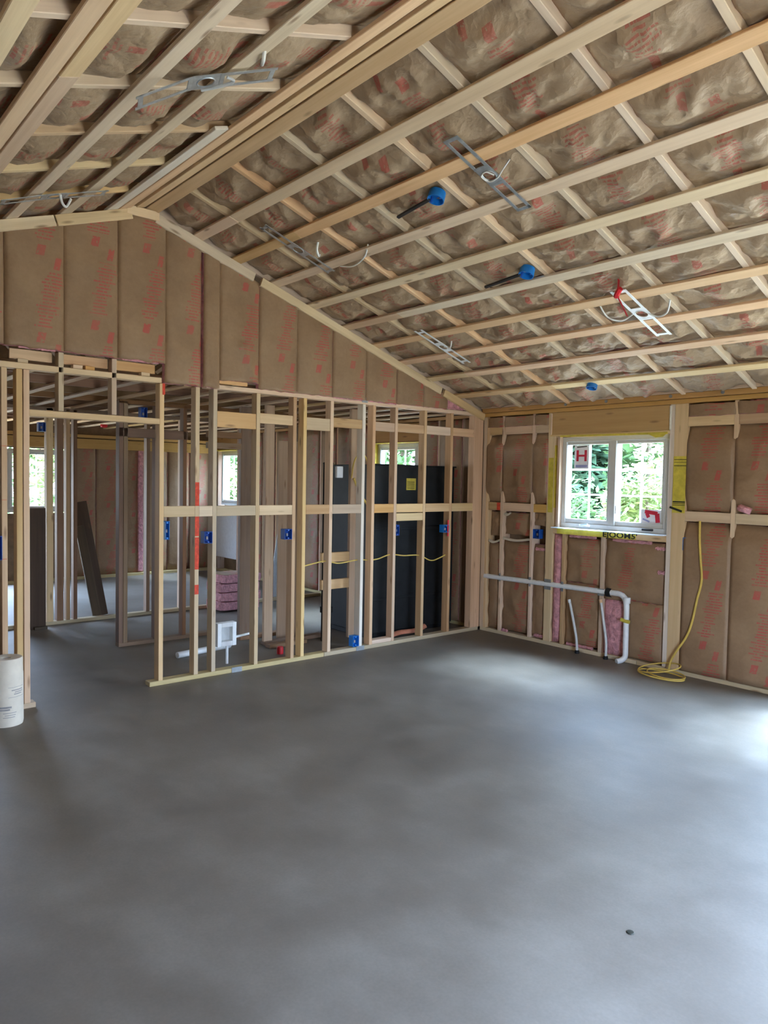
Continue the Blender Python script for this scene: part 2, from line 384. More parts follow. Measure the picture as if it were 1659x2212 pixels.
wall_far = wall_with_holes('wall_far', 'y', 6.62, .04, -8.2, .14, 0, 3.9, [(-5.3, -3.68, .05, 2.1), (-3.45, -2.55, 1.08, 2.1)], 'sheath')  # wide left opening is unseen, added to light the far room's floor
wall_back = struct(empty('wall_back'))
# ---------------------------------------------------------------- ceiling: rafters, strapping, batts
def slope_pt(side, x, y, n): # point on the strapping's underside plane, raised n along the normal
    nx = sa if side > 0 else -sa
    return V((x+nx*n, y, roofz(x)+ca*n))
ST, SW = .021, .089
RAF_R = [-4.83-.61*1+.61*k for k in range(9)]          # right slope, -5.44 .. -0.56
RAF_R = [-3.62+.61*k for k in range(-3, 7)]
RAF_L = [-2.88+.61*k for k in range(-4, 6)]
for side, rafs in ((1, RAF_R), (-1, RAF_L)):
    for y in rafs:
        x0, x1 = RIDGE_X+side*.03, (-.02 if side > 0 else -8.1)
        nn = ST+.092
        lumber('rafter', slope_pt(side, x0, y, nn), slope_pt(side, x1, y, nn), .04, .184, 'strap', ceiling, (side*sa, 0, ca))
R_STRAPS = [-3.93, -3.547, -3.195, -2.812, -2.42, -2.02, -1.645, -1.285, -.893, -.467]
L_STRAPS = [-4.025, -4.15, -4.245, -4.585, -4.945, -5.30, -5.395, -5.62, -6.0, -6.4]
joints = {-3.195: (-.95, 'warm'), -3.547: (-.62, 'strap'), -1.285: (-.7, 'warm'), -.893: (-.55, 'strap'), -.467: (-1.3, 'warm'), -2.02: (-.8, 'warm')}
for side, xs in ((1, R_STRAPS), (-1, L_STRAPS)):
    for x in xs:
        up = (side*sa, 0, ca); segs = [(0.03, -6.28, 'strap')]
        if x in joints: j, mt = joints[x]; segs = [(0.03, j, mt), (j-.004, -6.28, 'strap')]
        if x == -4.245: segs = [(.03, -1.75, 'white_wood')]
        if x == -5.395: segs = [(-1.35, -6.28, 'strap')]
        if x == -5.30: segs = [(.03, -2.42, 'strap'), (-2.424, -6.28, 'strap')]
        for k, (y0, y1, mt) in enumerate(segs):
            off = ST/2
            xx = x
            wdt = SW
            lumber('strap', slope_pt(side, xx, y0, off), slope_pt(side, xx, y1, off), wdt, ST, mt, ceiling, up)
def ceil_batts(side, rafs, straps, amp, crum, xend):
    ss = sorted(abs(x-RIDGE_X)/ca for x in straps)
    N = V((-side*sa, 0, -ca)); Ud = V((0, 1, 0)); Vd = V((side*ca, 0, -sa))
    tot = abs(xend-RIDGE_X)/ca-.06
    ys = rafs+[rafs[-1]+.61]
    for bi in range(len(ys)-1):
        y0 = ys[bi]+.022; wd = .61-.044
        if y0 > -.2: wd = min(wd, .0-y0-.012+.03)
        if wd < .12: continue
        s0 = .05; first = random.uniform(.5, 1.2)
        while s0 < tot-.15:
            s1 = min(tot, s0+(first if s0 < .1 else 1.2)); s1 = min(ss, key=lambda t_: abs(t_-s1)) if s1 < tot-.3 else tot
            if s1 < s0+.25: s1 = min(tot, s0+1.2)
            seed = random.uniform(0, 100); tw = random.uniform(.7, 1.3)
            def h(u, s, fu, fv, seed=seed, tw=tw, wd=wd):
                d = min(abs(s-x) for x in ss); q = max(0, min(1, (d-.035)/.11)); q = q*q*(3-2*q)
                e = max(0, math.sin(math.pi*fu))**.55
                en = min(1, min(fv, 1-fv)*9)
                b = -.040+amp*tw*q*e
                r = ridge_noise(u, s, seed)
                return min(.019+.01*q, b+crum*(r-.38)*(.25+.75*q)*(.5+.5*e)-.014*(1-e))
            O = slope_pt(side, RIDGE_X, y0, ST-.004)
            batt('insulation_batt', ceiling, O, Ud, Vd, N, wd, lambda u, a=s0+.001: a, lambda u, a=s1-.001: a, h, 'kraft_ceiling', 22, max(10, int((s1-s0)*40)), .1)
            s0 = s1
ceil_batts(1, RAF_R, R_STRAPS, .030, .075, -.06)
ceil_batts(-1, RAF_L, L_STRAPS, .045, .040, -6.75)

# ---------------------------------------------------------------- wall_back : stud partition with insulated gable
def stud(x0, z0=.038, z1=2.45, mat='spruce', y0=0.0, dep=.089, wd=.038, par=None, name='stud'):
    return lumber(name, (x0+wd/2, y0+dep/2, z0), (x0+wd/2, y0+dep/2, z1), wd, dep, mat, par or wall_back, (0, 1, 0))
PX = [-3.856, -3.546, -3.385, -2.968, -2.583, -2.471, -2.162, -1.771, -1.640, -1.344, -.931, -.531]
PM = {-3.546: 'warm', -2.471: 'warm', -1.771: 'white_wood', -1.640: 'warm'}
for x in PX:
    s = stud(x, mat=PM.get(x, 'spruce'))
    if x == -3.546: s['label'] = 'golden stud with a long streak of red spray paint'
    if x == -1.771: s['label'] = 'whitish stud'
stud(-.155, wd=.151, mat='spruce', name='corner_post')
for a, b, mt in [(-8.1, -4.79, 'spruce'), (-3.93, -2.2, 'pt'), (-2.196, -.02, 'pt')]:
    lumber('sole_plate', (a, .0445, .019), (b, .0445, .019), .089, .038, mt, wall_back)
for a, b in [(-8.1, -3.84)]: lumber('top_plate', (a, .0445, 2.473), (b, .0445, 2.473), .089, .042, 'warm', wall_back)
lumber('top_plate', (-3.45, .0445, 2.469), (-.03, .0445, 2.469), .089, .038, 'warm', wall_back)
lumber('top_plate', (-3.36, .0445, 2.515), (-3.06, .0445, 2.515), .089, .034, 'warm', wall_back)
for a, b in [(-4.945, -4.655), (-4.585, -4.25), (-4.205, -3.87)]:
    lumber('plywood_strip', (a, .07, 2.562), (b, .07, 2.562), .018, .075, 'warm', wall_back)
for x in (-4.9, -4.52, -4.43, -4.0, -3.2): lumber('shim', (x, .05, 2.51), (x+.07, .05, 2.51), .06, .03, 'warm', wall_back)
for x in (-4.63, -4.24):
    stud(x, 2.171, 2.6 if x > -4.5 else 2.6, 'spruce', name='cripple_stud')
lumber('door_header', (-4.83, .0445, 2.145), (-3.856, .0445, 2.145), .089, .046, 'spruce', wall_back)
for x in (-4.868, -4.915): stud(x, mat='warm', wd=.041, name='door_post')
for x in (-5.012, -5.42, -5.83, -6.23, -6.64, -7.05, -7.45, -7.86): stud(x)
# blocking between the studs
MB = [(-3.818, -3.546), (-3.508, -3.385), (-3.347, -2.968), (-2.930, -2.583), (-2.433, -2.162), (-2.124, -1.771), (-1.602, -1.344), (-1.306, -.931), (-.893, -.531), (-.493, -.155)]
for i, (a, b) in enumerate(MB):
    lumber('blocking', (a, .019, 1.4185), (b, .019, 1.4185), .038, .089, 'warm' if i in (6, 8) else 'spruce', wall_back)
for i, (a, b, z, hh) in enumerate([(-3.347, -2.968, 2.20, .135), (-2.93, -2.583, 2.235, .089), (-2.433, -2.162, 2.22, .115), (-2.124, -1.771, 2.25, .089), (-1.602, -1.344, 2.245, .089), (-1.306, -.931, 2.25, .089), (-.893, -.531, 2.25, .089), (-.493, -.155, 2.25, .089)]):
    lumber('blocking', (a, .025, z), (b, .025, z), .038, hh, 'warm' if i == 0 else 'spruce', wall_back)
lumber('blocking', (-1.306, .019, 1.325), (-.931, .019, 1.325), .038, .08, 'warm', wall_back)
lumber('blocking', (-1.602, .045, .058), (-1.344, .045, .058), .089, .038, 'spruce', wall_back)
# red paint on studs, thin coats standing just proud
rp = [s for s in wall_back.children if s.get('label', '').startswith('golden stud')][0]
def coat(name, lo, hi, mat, parent): return box(name, lo, hi, mat, parent)
for z0, z1 in ((1.21, 1.374), (1.463, 1.66), (.93, 1.20), (.72, .80)):
    o = lumber('paint_streak', (-3.527, -.0012, z0), (-3.527, -.0012, z1), .036, .002, 'red_paint', wall_back, (0, 1, 0), 0)
lumber('paint_streak', (-3.823, -.0012, 2.36), (-3.823, -.0012, 2.45), .022, .002, 'red_paint', wall_back, (0, 1, 0), 0)
for z in (1.90, 1.52, 1.10): lumber('paint_streak', (-5.012, -.0012, z), (-4.98, -.0012, z), .012, .002, 'red_paint', wall_back, (0, 0, 1), 0)
# gable batts
SE = [-6.2, -5.79, -5.39, -4.988, -4.595, -4.193, -3.814, -3.501, -3.332, -2.952, -2.556, -2.149, -1.744, -1.333, -.957, -.60]
for i, (a, b) in enumerate(zip(SE[:-1], SE[1:])):
    seed = i*7.3; zb = 2.605 if b <= -3.8 else (2.455 if a < -3.4 else (2.53 if a < -2.96 else 2.485)); wd = b-a+.012
    ph = random.uniform(0, 6)
    def v0(u, zb=zb, seed=seed): return zb+.010*nz(u*14, seed, 1)+.006*nz(u*40, seed, 4)
    def v1(u, a=a): return roofz(a+u)-.055
    def h(u, v, fu, fv, seed=seed):
        e = min(fu, 1-fu)
        q = max(0, min(1, e*7)); q = q*q*(3-2*q)
        f = .012*q+.012*(ridge_noise(u*.8, v*.45, seed)-.3)*q
        f -= .012*math.exp(-((fu-.97)/.03)**2)
        if abs(seed-8*7.3) < 1: f += .03*math.exp(-((u-.30+.35*(v-2.6))/.03)**2)*(v < 2.85)
        return f+.003
    if a == -3.501: a, wd = -3.481, wd-.028       # an open joint between two batts
    if b == -3.501: wd -= .010
    o = batt('insulation_batt', wall_back, (a-.006, -.004-.003*(i % 2), 0), (1, 0, 0), (0, 0, 1), (0, -1, 0), wd, v0, v1, h, 'kraft', 12, 30, .05)
# exposed pink fibre along the bottom of the gable and in the right hand corner
def pink_tuft(parent, pts, th=.02, name='exposed_fibreglass', up=V((0, 0, 1)), n=14, hgt=.03, seed=0):
    a, b = V(pts[0]), V(pts[1]); d = (b-a); N = d.normalized().cross(up).normalized(); verts, faces = [], []
    for i in range(n+1):
        p = a+d*i/n; hh = hgt*(.55+.9*abs(nz(i*.6, seed, 3.3)))
        for k in range(6):
            g = 2*math.pi*k/6; verts.append(p+N*math.cos(g)*th*(.7+.6*abs(nz(i*.8, k, seed)))+up*math.sin(g)*hh)
    for i in range(n):
        for k in range(6): k2 = (k+1) % 6; faces.append((i*6+k, i*6+k2, i*6+6+k2, i*6+6+k))
    faces.append(tuple(range(6))); faces.append(tuple(n*6+k for k in range(5, -1, -1)))
    return mesh_obj(name, verts, faces, 'pink', parent, True)
for k, (x0, x1, z) in enumerate([(-2.14, -1.78, 2.485), (-1.70, -1.34, 2.485), (-.95, -.35, 2.50), (-4.16, -3.87, 2.605), (-2.9, -2.2, 2.495), (-4.9, -4.65, 2.605)]):
    pink_tuft(wall_back, ((x0, .0, z), (x1, .0, z)), .012, seed=k*3.1, hgt=.012)
def v0c(u): return 2.50
def v1c(u): return max(2.52, roofz(-.60+u)-.07)
batt('exposed_fibreglass', wall_back, (-.60, .01, 0), (1, 0, 0), (0, 0, 1), (0, -1, 0), .46, v0c, v1c, lambda u, v, fu, fv: .01*ridge_noise(u, v, 3), 'pink', 8, 8, .03)
# rake boards along the roof line
for side, xe, segs in ((1, -.10, [(-3.90, -3.02), (-2.95, -.72), (-.68, -.02)]), (-1, -8, [(-4.10, -4.65), (-4.66, -6.3)])):
    for a, b in segs:
        lumber('rake_board', (a, -.018, roofz(a)-.042), (b, -.018, roofz(b)-.042), .034, .078, 'strap', wall_back, (0, 0, 1))
lumber('rake_board', (-4.14, -.020, 3.745), (-3.88, -.020, 3.745), .034, .07, 'strap', wall_back)
# nail plates on the partition
for x, z in ((-1.755, .019), (-3.14, .019)): lumber('nail_plate', (x-.05, -.0015, z), (x+.05, -.0015, z), .003, .05, 'nailplate', wall_back, (0, 0, 1), 0)
lumber('nail_plate', (-1.79, -.008, 2.49), (-1.72, -.008, 2.49), .003, .05, 'nailplate', wall_back, (0, 0, 1), 0)

# ---------------------------------------------------------------- wall_right : framing and batts
def wstud(y0, z0=.038, z1=2.44, mat='spruce', wd=.038, x0=0.0, dep=.135, name='stud'):
    return lumber(name, (x0+dep/2, y0-wd/2, z0), (x0+dep/2, y0-wd/2, z1), wd, dep, mat, wall_right, (1, 0, 0))
for y in (-.055, -.275, -.695): wstud(y)
wstud(.0, wd=.055)
wstud(-.905, mat='warm', wd=.09, name='window_post')
wstud(-1.115, .038, 1.19, mat='spruce', name='cripple_stud'); wstud(-1.575, .038, 1.19, mat='spruce', name='cripple_stud')
wstud(-2.255, mat='white_wood', wd=.045, name='window_post'); wstud(-2.300, mat='warm', wd=.125, x0=-.003, dep=.138, name='window_post')
for y in (-2.83, -3.24, -3.5, .33, .74, 1.08, 1.98, 2.4, 2.8, 3.21, 3.61, 4.02, 4.43, 4.83, 5.24, 6.4): wstud(y)
for a, b in [(-3.5, -2.0), (-1.996, -.01)]: lumber('sole_plate', (.0675, a, .019), (.0675, b, .019), .135, .038, 'pt', wall_right)
lumber('sole_plate', (.0675, 0.1, .019), (.0675, 6.6, .019), .135, .038, 'pt', wall_right)
lumber('top_plate', (.06, -6.28, 2.46), (.06, -.01, 2.46), .16, .04, 'gold', wall_right)
lumber('top_plate', (.0, -6.28, 2.506), (.0, -.02, 2.506), .11, .045, 'gold', wall_right)
lumber('top_plate', (-.012, -6.28, 2.552), (-.012, -.02, 2.552), .13, .044, 'warm', wall_right)
lumber('top_plate', (.06, .1, 2.46), (.06, 6.6, 2.46), .16, .04, 'gold', wall_right)
for y in (-1.15, -1.62, -2.28, -2.75): # bolt heads on the top plate
    o = lathe('bolt', [(0, .006), (.014, .006), (.016, 0), (0.016, -.004)], 'nailplate', wall_right, 10, (-.058, y, 2.508), (0, -math.pi/2, 0))
# header
lumber('window_header', (.055, -2.255, 2.32), (.055, -.95, 2.32), .12, .235, 'gold', wall_right)
lumber('header_batten', (.05, -2.255, 2.203), (.05, -.93, 2.203), .11, .022, 'warm', wall_right)
lumber('foam_bead', (-.008, -2.262, 2.21), (-.008, -2.262, 2.43), .018, .02, 'foam', wall_right, (1, 0, 0), .006)
lumber('foam_bead', (-.002, -.945, 2.21), (-.002, -.945, 2.43), .018, .02, 'spruce', wall_right, (1, 0, 0), .004)
# rough sill with yellow wrap and lettering
lumber('sill_plate', (.0675, -2.255, 1.213), (.0675, -.995, 1.213), .135, .06, 'warm', wall_right)
lumber('yellow_wrap', (-.002, -1.95, 1.213), (-.002, -1.05, 1.213), .003, .058, 'yellow', wall_right, (0, 0, 1), 0)
text('lettering', "EJOOM5'", .085, (-.005, -1.78, 1.213), (math.pi/2, 0, -math.pi/2), 'ink', wall_right, .0008, (1.15, .85, 1))
# yellow tape on the two jambs
lumber('yellow_wrap', (.07, -.998, 1.45), (.07, -.998, 2.10), .145, .004, 'yellow', wall_right, (0, 1, 0), 0)
lumber('yellow_wrap', (-.0035, -.955, 1.40), (-.0035, -.955, 1.97), .06, .003, 'yellow', wall_right, (1, 0, 0), 0)
yw = lumber('yellow_wrap', (-.005, -2.365, 1.46), (-.005, -2.365, 1.97), .12, .003, 'yellow', wall_right, (1, 0, 0), 0)
for z, hgt in ((1.94, .005), (1.915, .004), (1.885, .006), (1.56, .012), (1.545, .006), (1.53, .005)):
    lumber('printed_line', (-.0072, -2.425, z), (-.0072, -2.31, z), .001, hgt, 'ink', wall_right, (0, 0, 1), 0)
lumber('torn_tape', (-.012, -2.285, 1.51), (-.012, -2.40, 1.475), .006, .018, 'ink', wall_right, (0, 0, 1), 0)
# blocking
for a, b, z in [(-.275, -.095, 1.435), (-.695, -.315, 1.435), (-.905, -.735, 1.435), (-2.83, -2.425, 1.435), (-3.24, -2.87, 1.435), (-3.5, -3.28, 1.435)]:
    lumber('blocking', (.02, b, z), (.02, a, z), .038, .089, 'warm' if a < -.6 and a > -1 else 'spruce', wall_right)
for a, b in [(-.275, -.095), (-.695, -.315), (-.905, -.735), (-2.83, -2.425), (-3.24, -2.87), (-3.5, -3.28)]:
    lumber('blocking', (.02, b, 2.278), (.02, a, 2.278), .038, .085, 'spruce', wall_right)
lumber('paint_streak', (-.0005, -.272, 1.435), (-.0005, -.225, 1.435), .002, .085, 'red_paint', wall_right, (0, 0, 1), 0)
# batts of the window wall: facings lap over the stud faces, sucked back near the blocking
def wbatt(ya, yb, z0, z1, seed, over=.0, dip0=1, dip1=1, mat='kraft', crum=.028):
    wd = ya-yb
    def h(u, v, fu, fv):
        e = min(u, wd-u); d0 = (v-z0); d1 = (z1-v)
        s = min(1, (d0/.16) if dip0 else 1, (d1/.16) if dip1 else 1); s = max(0, s); s = s*s*(3-2*s)
        b = max(0, math.sin(math.pi*fu))**.6
        return -.045*(1-s)+.006+.014*b*s+crum*(ridge_noise(u, v*.8, seed)-.3)*(.15+.85*b)+over*(s-.5)
    batt('insulation_batt', wall_right, (0, ya, 0), (0, -1, 0), (0, 0, 1), (-1, 0, 0), wd, lambda u: z0+.01*nz(u*9, seed, 2), lambda u: z1-.01*nz(u*9, seed, 5), h, mat, 12, 24, .05)
bays = [(-.06, -.295), (-.295, -.715), (-.715, -.905)]
for k, (a, b) in enumerate(bays):
    wbatt(a-.0, b+.0, 1.485, 2.235, 3+k*5, 0)
    wbatt(a, b, 2.32, 2.425, 23+k*5, -.02, 0, 0)
for k, (a, b) in enumerate([(-2.425, -2.85), (-2.85, -3.26), (-3.26, -3.5)]):
    wbatt(a, b, 1.485, 2.235, 33+k*5, 0)
    wbatt(a, b, .045, 1.385, 53+k*5, .004, 0, 1, crum=.012)
    wbatt(a, b, 2.32, 2.425, 43+k*5, -.02, 0, 0)
def rbatt(ya, yb, z0, z1, seed, rec=.035, crum=.036, mat='kraft'):     # recessed between studs
    wd = ya-yb
    def h(u, v, fu, fv):
        b = max(0, math.sin(math.pi*fu))**.6; t = min(1, min(v-z0, z1-v)/.08)
        return -rec+.03*b*max(0, t)+crum*(ridge_noise(u, v, seed)-.3)
    batt('insulation_batt' if mat == 'kraft' else 'exposed_fibreglass', wall_right, (0, ya, 0), (0, -1, 0), (0, 0, 1), (-1, 0, 0), wd, lambda u: z0+.012*nz(u*9, seed, 2), lambda u: z1-.02*abs(nz(u*9, seed, 5)), h, mat, 12, 20, .05)
# below the mid blocking, left of the window: two lifts with a torn gap
rbatt(-.105, -.273, .05, 1.02, 71, .05); rbatt(-.315, -.693, .06, 1.06, 72, .05); rbatt(-.735, -.903, .05, 1.05, 73, .05)
rbatt(-.105, -.273, 1.10, 1.38, 74, .07, .035); rbatt(-.315, -.693, 1.13, 1.38, 75, .075, .04); rbatt(-.735, -.903, 1.25, 1.385, 76, .045)
# under the window
rbatt(-1.0, -1.113, .04, 1.18, 80, .04, .015, 'pink')
rbatt(-1.155, -1.573, .06, .70, 81, .055); rbatt(-1.155, -1.573, .70, 1.16, 82, .05, .035)
rbatt(-1.615, -2.253, .58, 1.17, 83, .045, .035); rbatt(-1.615, -1.87, .04, .58, 84, .05, .02, 'pink'); rbatt(-1.875, -2.253, .05, .60, 85, .03, .012)
for k, (ya, yb, z) in enumerate([(-1.7, -2.1, 1.165), (-1.2, -1.5, 1.17), (-.13, -.25, 2.41), (-2.5, -2.8, 2.41), (-2.95, -3.2, 2.42), (-1.2, -1.5, .055), (-2.15, -2.24, 1.12), (-2.18, -2.245, .9), (-.78, -.89, 1.0), (-.33, -.40, .05), (-.78, -.88, .07)]):
    pink_tuft(wall_right, ((.02, ya, z), (.02, yb, z)), .025, seed=k*2.3, hgt=.022)
for ya, yb, z in ((-.115, -.27, 1.045), (-.32, -.70, 1.085), (-.34, -.42, 1.36)):   # torn white edges of the facing
    tube('torn_facing', [(.012, ya, z), (.0, (ya+yb)/2, z-.015), (.012, yb, z+.012)], .018, 'paper', wall_right, 6, 6, True, .5)
tube('exposed_fibreglass', [(-.005, -2.91, 1.53), (-.025, -2.95, 1.52), (-.005, -3.0, 1.50)], .03, 'pink', wall_right, 8)
# batts of the same wall seen through the partition
for k, (a, b) in enumerate([(.70, .33), (1.04, .74), (2.36, 2.02), (2.76, 2.4), (3.17, 2.8), (3.57, 3.21), (3.98, 3.61), (4.39, 4.02), (4.79, 4.43), (5.2, 4.83), (6.36, 6.0)]):
    if k < 10: wbatt(a, b, .05, 2.43, 100+k*3, 0, 0, 0)
wbatt(.29, .10, .05, 2.43, 140, 0, 0, 0)
for hy0, hy1 in ((1.02, 2.02), (5.3, 6.5)):
    lumber('window_header', (.055, hy0, 2.31), (.055, hy1, 2.31), .12, .24, 'gold', wall_right)
lumber('sill_plate', (.0675, 1.08, 1.22), (.0675, 1.96, 1.22), .135, .04, 'warm', wall_right)
lumber('yellow_wrap', (.06, 1.945, 1.3), (.06, 1.945, 2.18), .12, .01, 'yellow', wall_right, (0, 1, 0), 0)
lumber('yellow_wrap', (.0, 1.0, 2.188), (.0, 2.0, 2.188), .13, .004, 'yellow', wall_right, (0, 0, 1), 0)
lumber('yellow_wrap', (.0, 5.4, 2.175), (.0, 6.4, 2.175), .13, .02, 'yellow', wall_right, (0, 0, 1), 0)
lumber('yellow_wrap', (-.004, -2.235, 2.183), (-.004, -1.06, 2.192), .006, .018, 'yellow', wall_right, (0, 0, 1), 0)
mesh_obj('yellow_wrap', [(-.006, -2.03, 2.185), (-.006, -2.235, 2.187), (-.008, -2.19, 2.15), (-.008, -2.12, 2.145), (-.002, -2.03, 2.185), (-.002, -2.235, 2.187), (-.002, -2.19, 2.15), (-.002, -2.12, 2.145)], [(0, 1, 2, 3), (7, 6, 5, 4), (0, 3, 7, 4), (3, 2, 6, 7), (2, 1, 5, 6), (1, 0, 4, 5)], 'yellow', wall_right)

# ---------------------------------------------------------------- windows
def window(name, wy0, wy1, z0, z1, axis='x', pos=.045, two=True, cols=2, rows=3):
    """casement window: frame, sashes, grilles and panes. wy0<wy1"""
    root = struct(empty(name))
    def P(a, d, z): return (pos+d, a, z) if axis == 'x' else (a, pos+d, z)
    def bar(nm, a0, a1, d0, d1, zz0, zz1, mat, par=root, c=.003):
        p, q = P(a0, d0, zz0), P(a1, d1, zz1)
        return box(nm, [min(x, y) for x, y in zip(p, q)], [max(x, y) for x, y in zip(p, q)], mat, par, c)
    fw = .048
    bar('frame_rail', wy0, wy1, 0, .08, z1-fw, z1, 'vinyl'); bar('frame_rail', wy0, wy1, 0, .08, z0, z0+fw, 'vinyl')
    bar('frame_stile', wy0, wy0+fw, 0, .08, z0+fw, z1-fw, 'vinyl'); bar('frame_stile', wy1-fw, wy1, 0, .08, z0+fw, z1-fw, 'vinyl')
    mid = (wy0+wy1)/2; lites = [(wy0+fw, wy1-fw)]
    if two:
        bar('mullion', mid-.035, mid+.035, -.004, .08, z0+fw, z1-fw, 'vinyl'); lites = [(wy0+fw, mid-.035), (mid+.035, wy1-fw)]
    for a, b in lites:
        s = .03; za, zb = z0+fw, z1-fw
        bar('sash_rail', a, b, .015, .06, zb-s, zb, 'vinyl'); bar('sash_rail', a, b, .015, .06, za, za+s*1.5, 'vinyl')
        bar('sash_stile', a, a+s, .015, .06, za+s*1.5, zb-s, 'vinyl'); bar('sash_stile', b-s, b, .015, .06, za+s*1.5, zb-s, 'vinyl_white')  # second stile in whiter material stands in for sunlight on the frame
        a2, b2, za2, zb2 = a+s, b-s, za+s*1.5, zb-s
        bar('pane', a2, b2, .036, .040, za2, zb2, 'glass', root, 0)
        for i in range(1, cols): m_ = a2+(b2-a2)*i/cols; bar('grille_bar', m_-.010, m_+.010, .042, .052, za2, zb2, 'vinyl_white', root, 0)
        for j in range(1, rows): zz = za2+(zb2-za2)*j/rows; bar('grille_bar', a2, b2, .0425, .0515, zz-.009, zz+.009, 'vinyl_white', root, 0)
    return root
win1 = window('window_1', -2.24, -1.06, 1.252, 2.18)
window('window_2', 1.14, 1.93, 1.252, 2.18, two=False, cols=3); window('window_3', 5.57, 6.33, 1.2, 2.16, two=False)
window('window_4', -3.43, -2.57, 1.1, 2.08, 'y', 6.6, False)
# white sill edge, crank, latch and stickers of window_1
lumber('window_sill', (.005, -2.245, 1.247), (.005, -1.0, 1.247), .10, .010, 'vinyl_white', win1, (0, 0, 1), .002)
lumber('jamb_board', (.055, -1.045, 1.252), (.055, -1.045, 2.18), .12, .03, 'spruce', win1, (0, 1, 0), .002)
ck = lumber('crank_handle', (.03, -1.42, 1.285), (.03, -1.30, 1.285), .03, .02, 'vinyl_white', win1, (0, 0, 1), .006)
lumber('crank_arm', (.012, -1.41, 1.30), (.014, -1.32, 1.292), .012, .012, 'galv', win1, (0, 0, 1), .004)
lumber('crank_cover', (.04, -2.10, 1.285), (.04, -1.99, 1.285), .03, .02, 'black_metal', win1, (0, 0, 1), .004)
lumber('sash_lock', (.035, -1.705, 1.42), (.035, -1.705, 1.50), .014, .014, 'vinyl', win1, (1, 0, 0), .004)
# stickers are on the glass
st1 = lumber('sticker', (.079, -1.268, 1.86), (.079, -1.268, 2.095), .17, .002, 'sticker', win1, (1, 0, 0), 0)
text('sticker_letter', 'H', .20, (.0775, -1.268, 1.985), (math.pi/2, 0, -math.pi/2), 'sticker_red', win1, .0006, (1, .78, 1))
lumber('sticker_band', (.0775, -1.34, 1.885), (.0775, -1.20, 1.885), .001, .026, 'bluegrey', win1, (0, 0, 1), 0)
lumber('sticker_band', (.0775, -1.33, 2.085), (.0775, -1.21, 2.078), .001, .010, 'ink', win1, (0, 0, 1), 0)
lumber('sticker', (.079, -2.06, 1.335), (.079, -2.06, 1.475), .22, .002, 'sticker', win1, (1, 0, 0), 0)
lumber('sticker_mark', (.0775, -2.12, 1.44), (.0775, -1.99, 1.455), .001, .035, 'sticker_red', win1, (0, 0, 1), 0)
lumber('sticker_mark', (.0775, -2.125, 1.355), (.0775, -2.115, 1.44), .045, .001, 'sticker_red', win1, (1, 0, 0), 0)
lumber('sticker_mark', (.0775, -2.03, 1.40), (.0775, -2.01, 1.44), .035, .001, 'sticker_red', win1, (1, 0, 0), 0)
lumber('sticker_band', (.0775, -2.04, 1.36), (.0775, -1.97, 1.385), .001, .016, 'bluegrey', win1, (0, 0, 1), 0)
# patio door just right of the view
d1 = struct(empty('door_1'))
for a, b, c_, d_ in [(-5.9, -5.83, .05, 2.1), (-3.62, -3.55, .05, 2.1), (-4.91, -4.84, .05, 2.1)]: box('door_stile', (.06, a, c_), (.13, b, d_), 'vinyl', d1, .003)
for z in (.05, 2.03): box('door_rail', (.06, -5.83, z), (.13, -3.62, z+.07), 'vinyl', d1, .003)
for a, b in ((-5.83, -4.91), (-4.84, -3.62)): box('door_pane', (.093, a, .12), (.097, b, 2.03), 'glass', d1)

# ---------------------------------------------------------------- rooms beyond the partition
wall_room = struct(empty('wall_hall'))
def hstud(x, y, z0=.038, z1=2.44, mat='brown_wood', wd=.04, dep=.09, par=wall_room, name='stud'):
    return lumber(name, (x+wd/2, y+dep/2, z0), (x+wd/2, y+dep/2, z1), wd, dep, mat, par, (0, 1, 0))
# hall partition, y = 1.5
for x in (-3.62, -3.575): hstud(x, 1.5, wd=.043)
hstud(-3.25, 1.5); hstud(-2.95, 1.5)
lumber('sole_plate', (-3.62, 1.545, .019), (-2.2, 1.545, .019), .09, .038, 'brown_wood', wall_room)
lumber('door_header', (-3.62, 1.545, 2.13), (-2.9, 1.545, 2.13), .09, .09, 'brown_wood', wall_room)
for z in (2.13, 2.02): lumber('blocking', (-2.93, 1.02, z), (-2.55, 1.02, z), .04, .06, 'brown_wood', wall_room)
# studs standing nearer
hstud(-2.50, 1.10, wd=.16, dep=.05); hstud(-2.42, .74, mat='spruce', wd=.10, dep=.04); hstud(-1.60, .40, mat='spruce', wd=.11, dep=.04); hstud(-1.47, .42, mat='pt', wd=.06, dep=.09)
for a, b, y in ((-2.50, -1.9, 1.12), (-2.42, -1.7, .76), (-2.45, -2.0, .62)): lumber('sole_plate', (a, y, .019), (b, y, .019), .09, .038, 'brown_wood', wall_room)
# far hall partition, y = 3
wall_mid = struct(empty('wall_middle'))
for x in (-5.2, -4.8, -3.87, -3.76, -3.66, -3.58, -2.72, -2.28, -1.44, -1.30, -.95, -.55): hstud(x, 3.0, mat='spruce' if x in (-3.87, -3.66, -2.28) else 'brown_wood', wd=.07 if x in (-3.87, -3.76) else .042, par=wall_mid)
lumber('sole_plate', (-5.3, 3.045, .019), (-.1, 3.045, .019), .09, .038, 'pt', wall_mid)
lumber('top_plate', (-5.3, 3.045, 2.43), (-.1, 3.045, 2.43), .09, .04, 'brown_wood', wall_mid)
lumber('top_plate', (-3.62, 1.545, 2.43), (-.1, 1.545, 2.43), .09, .04, 'brown_wood', wall_room)
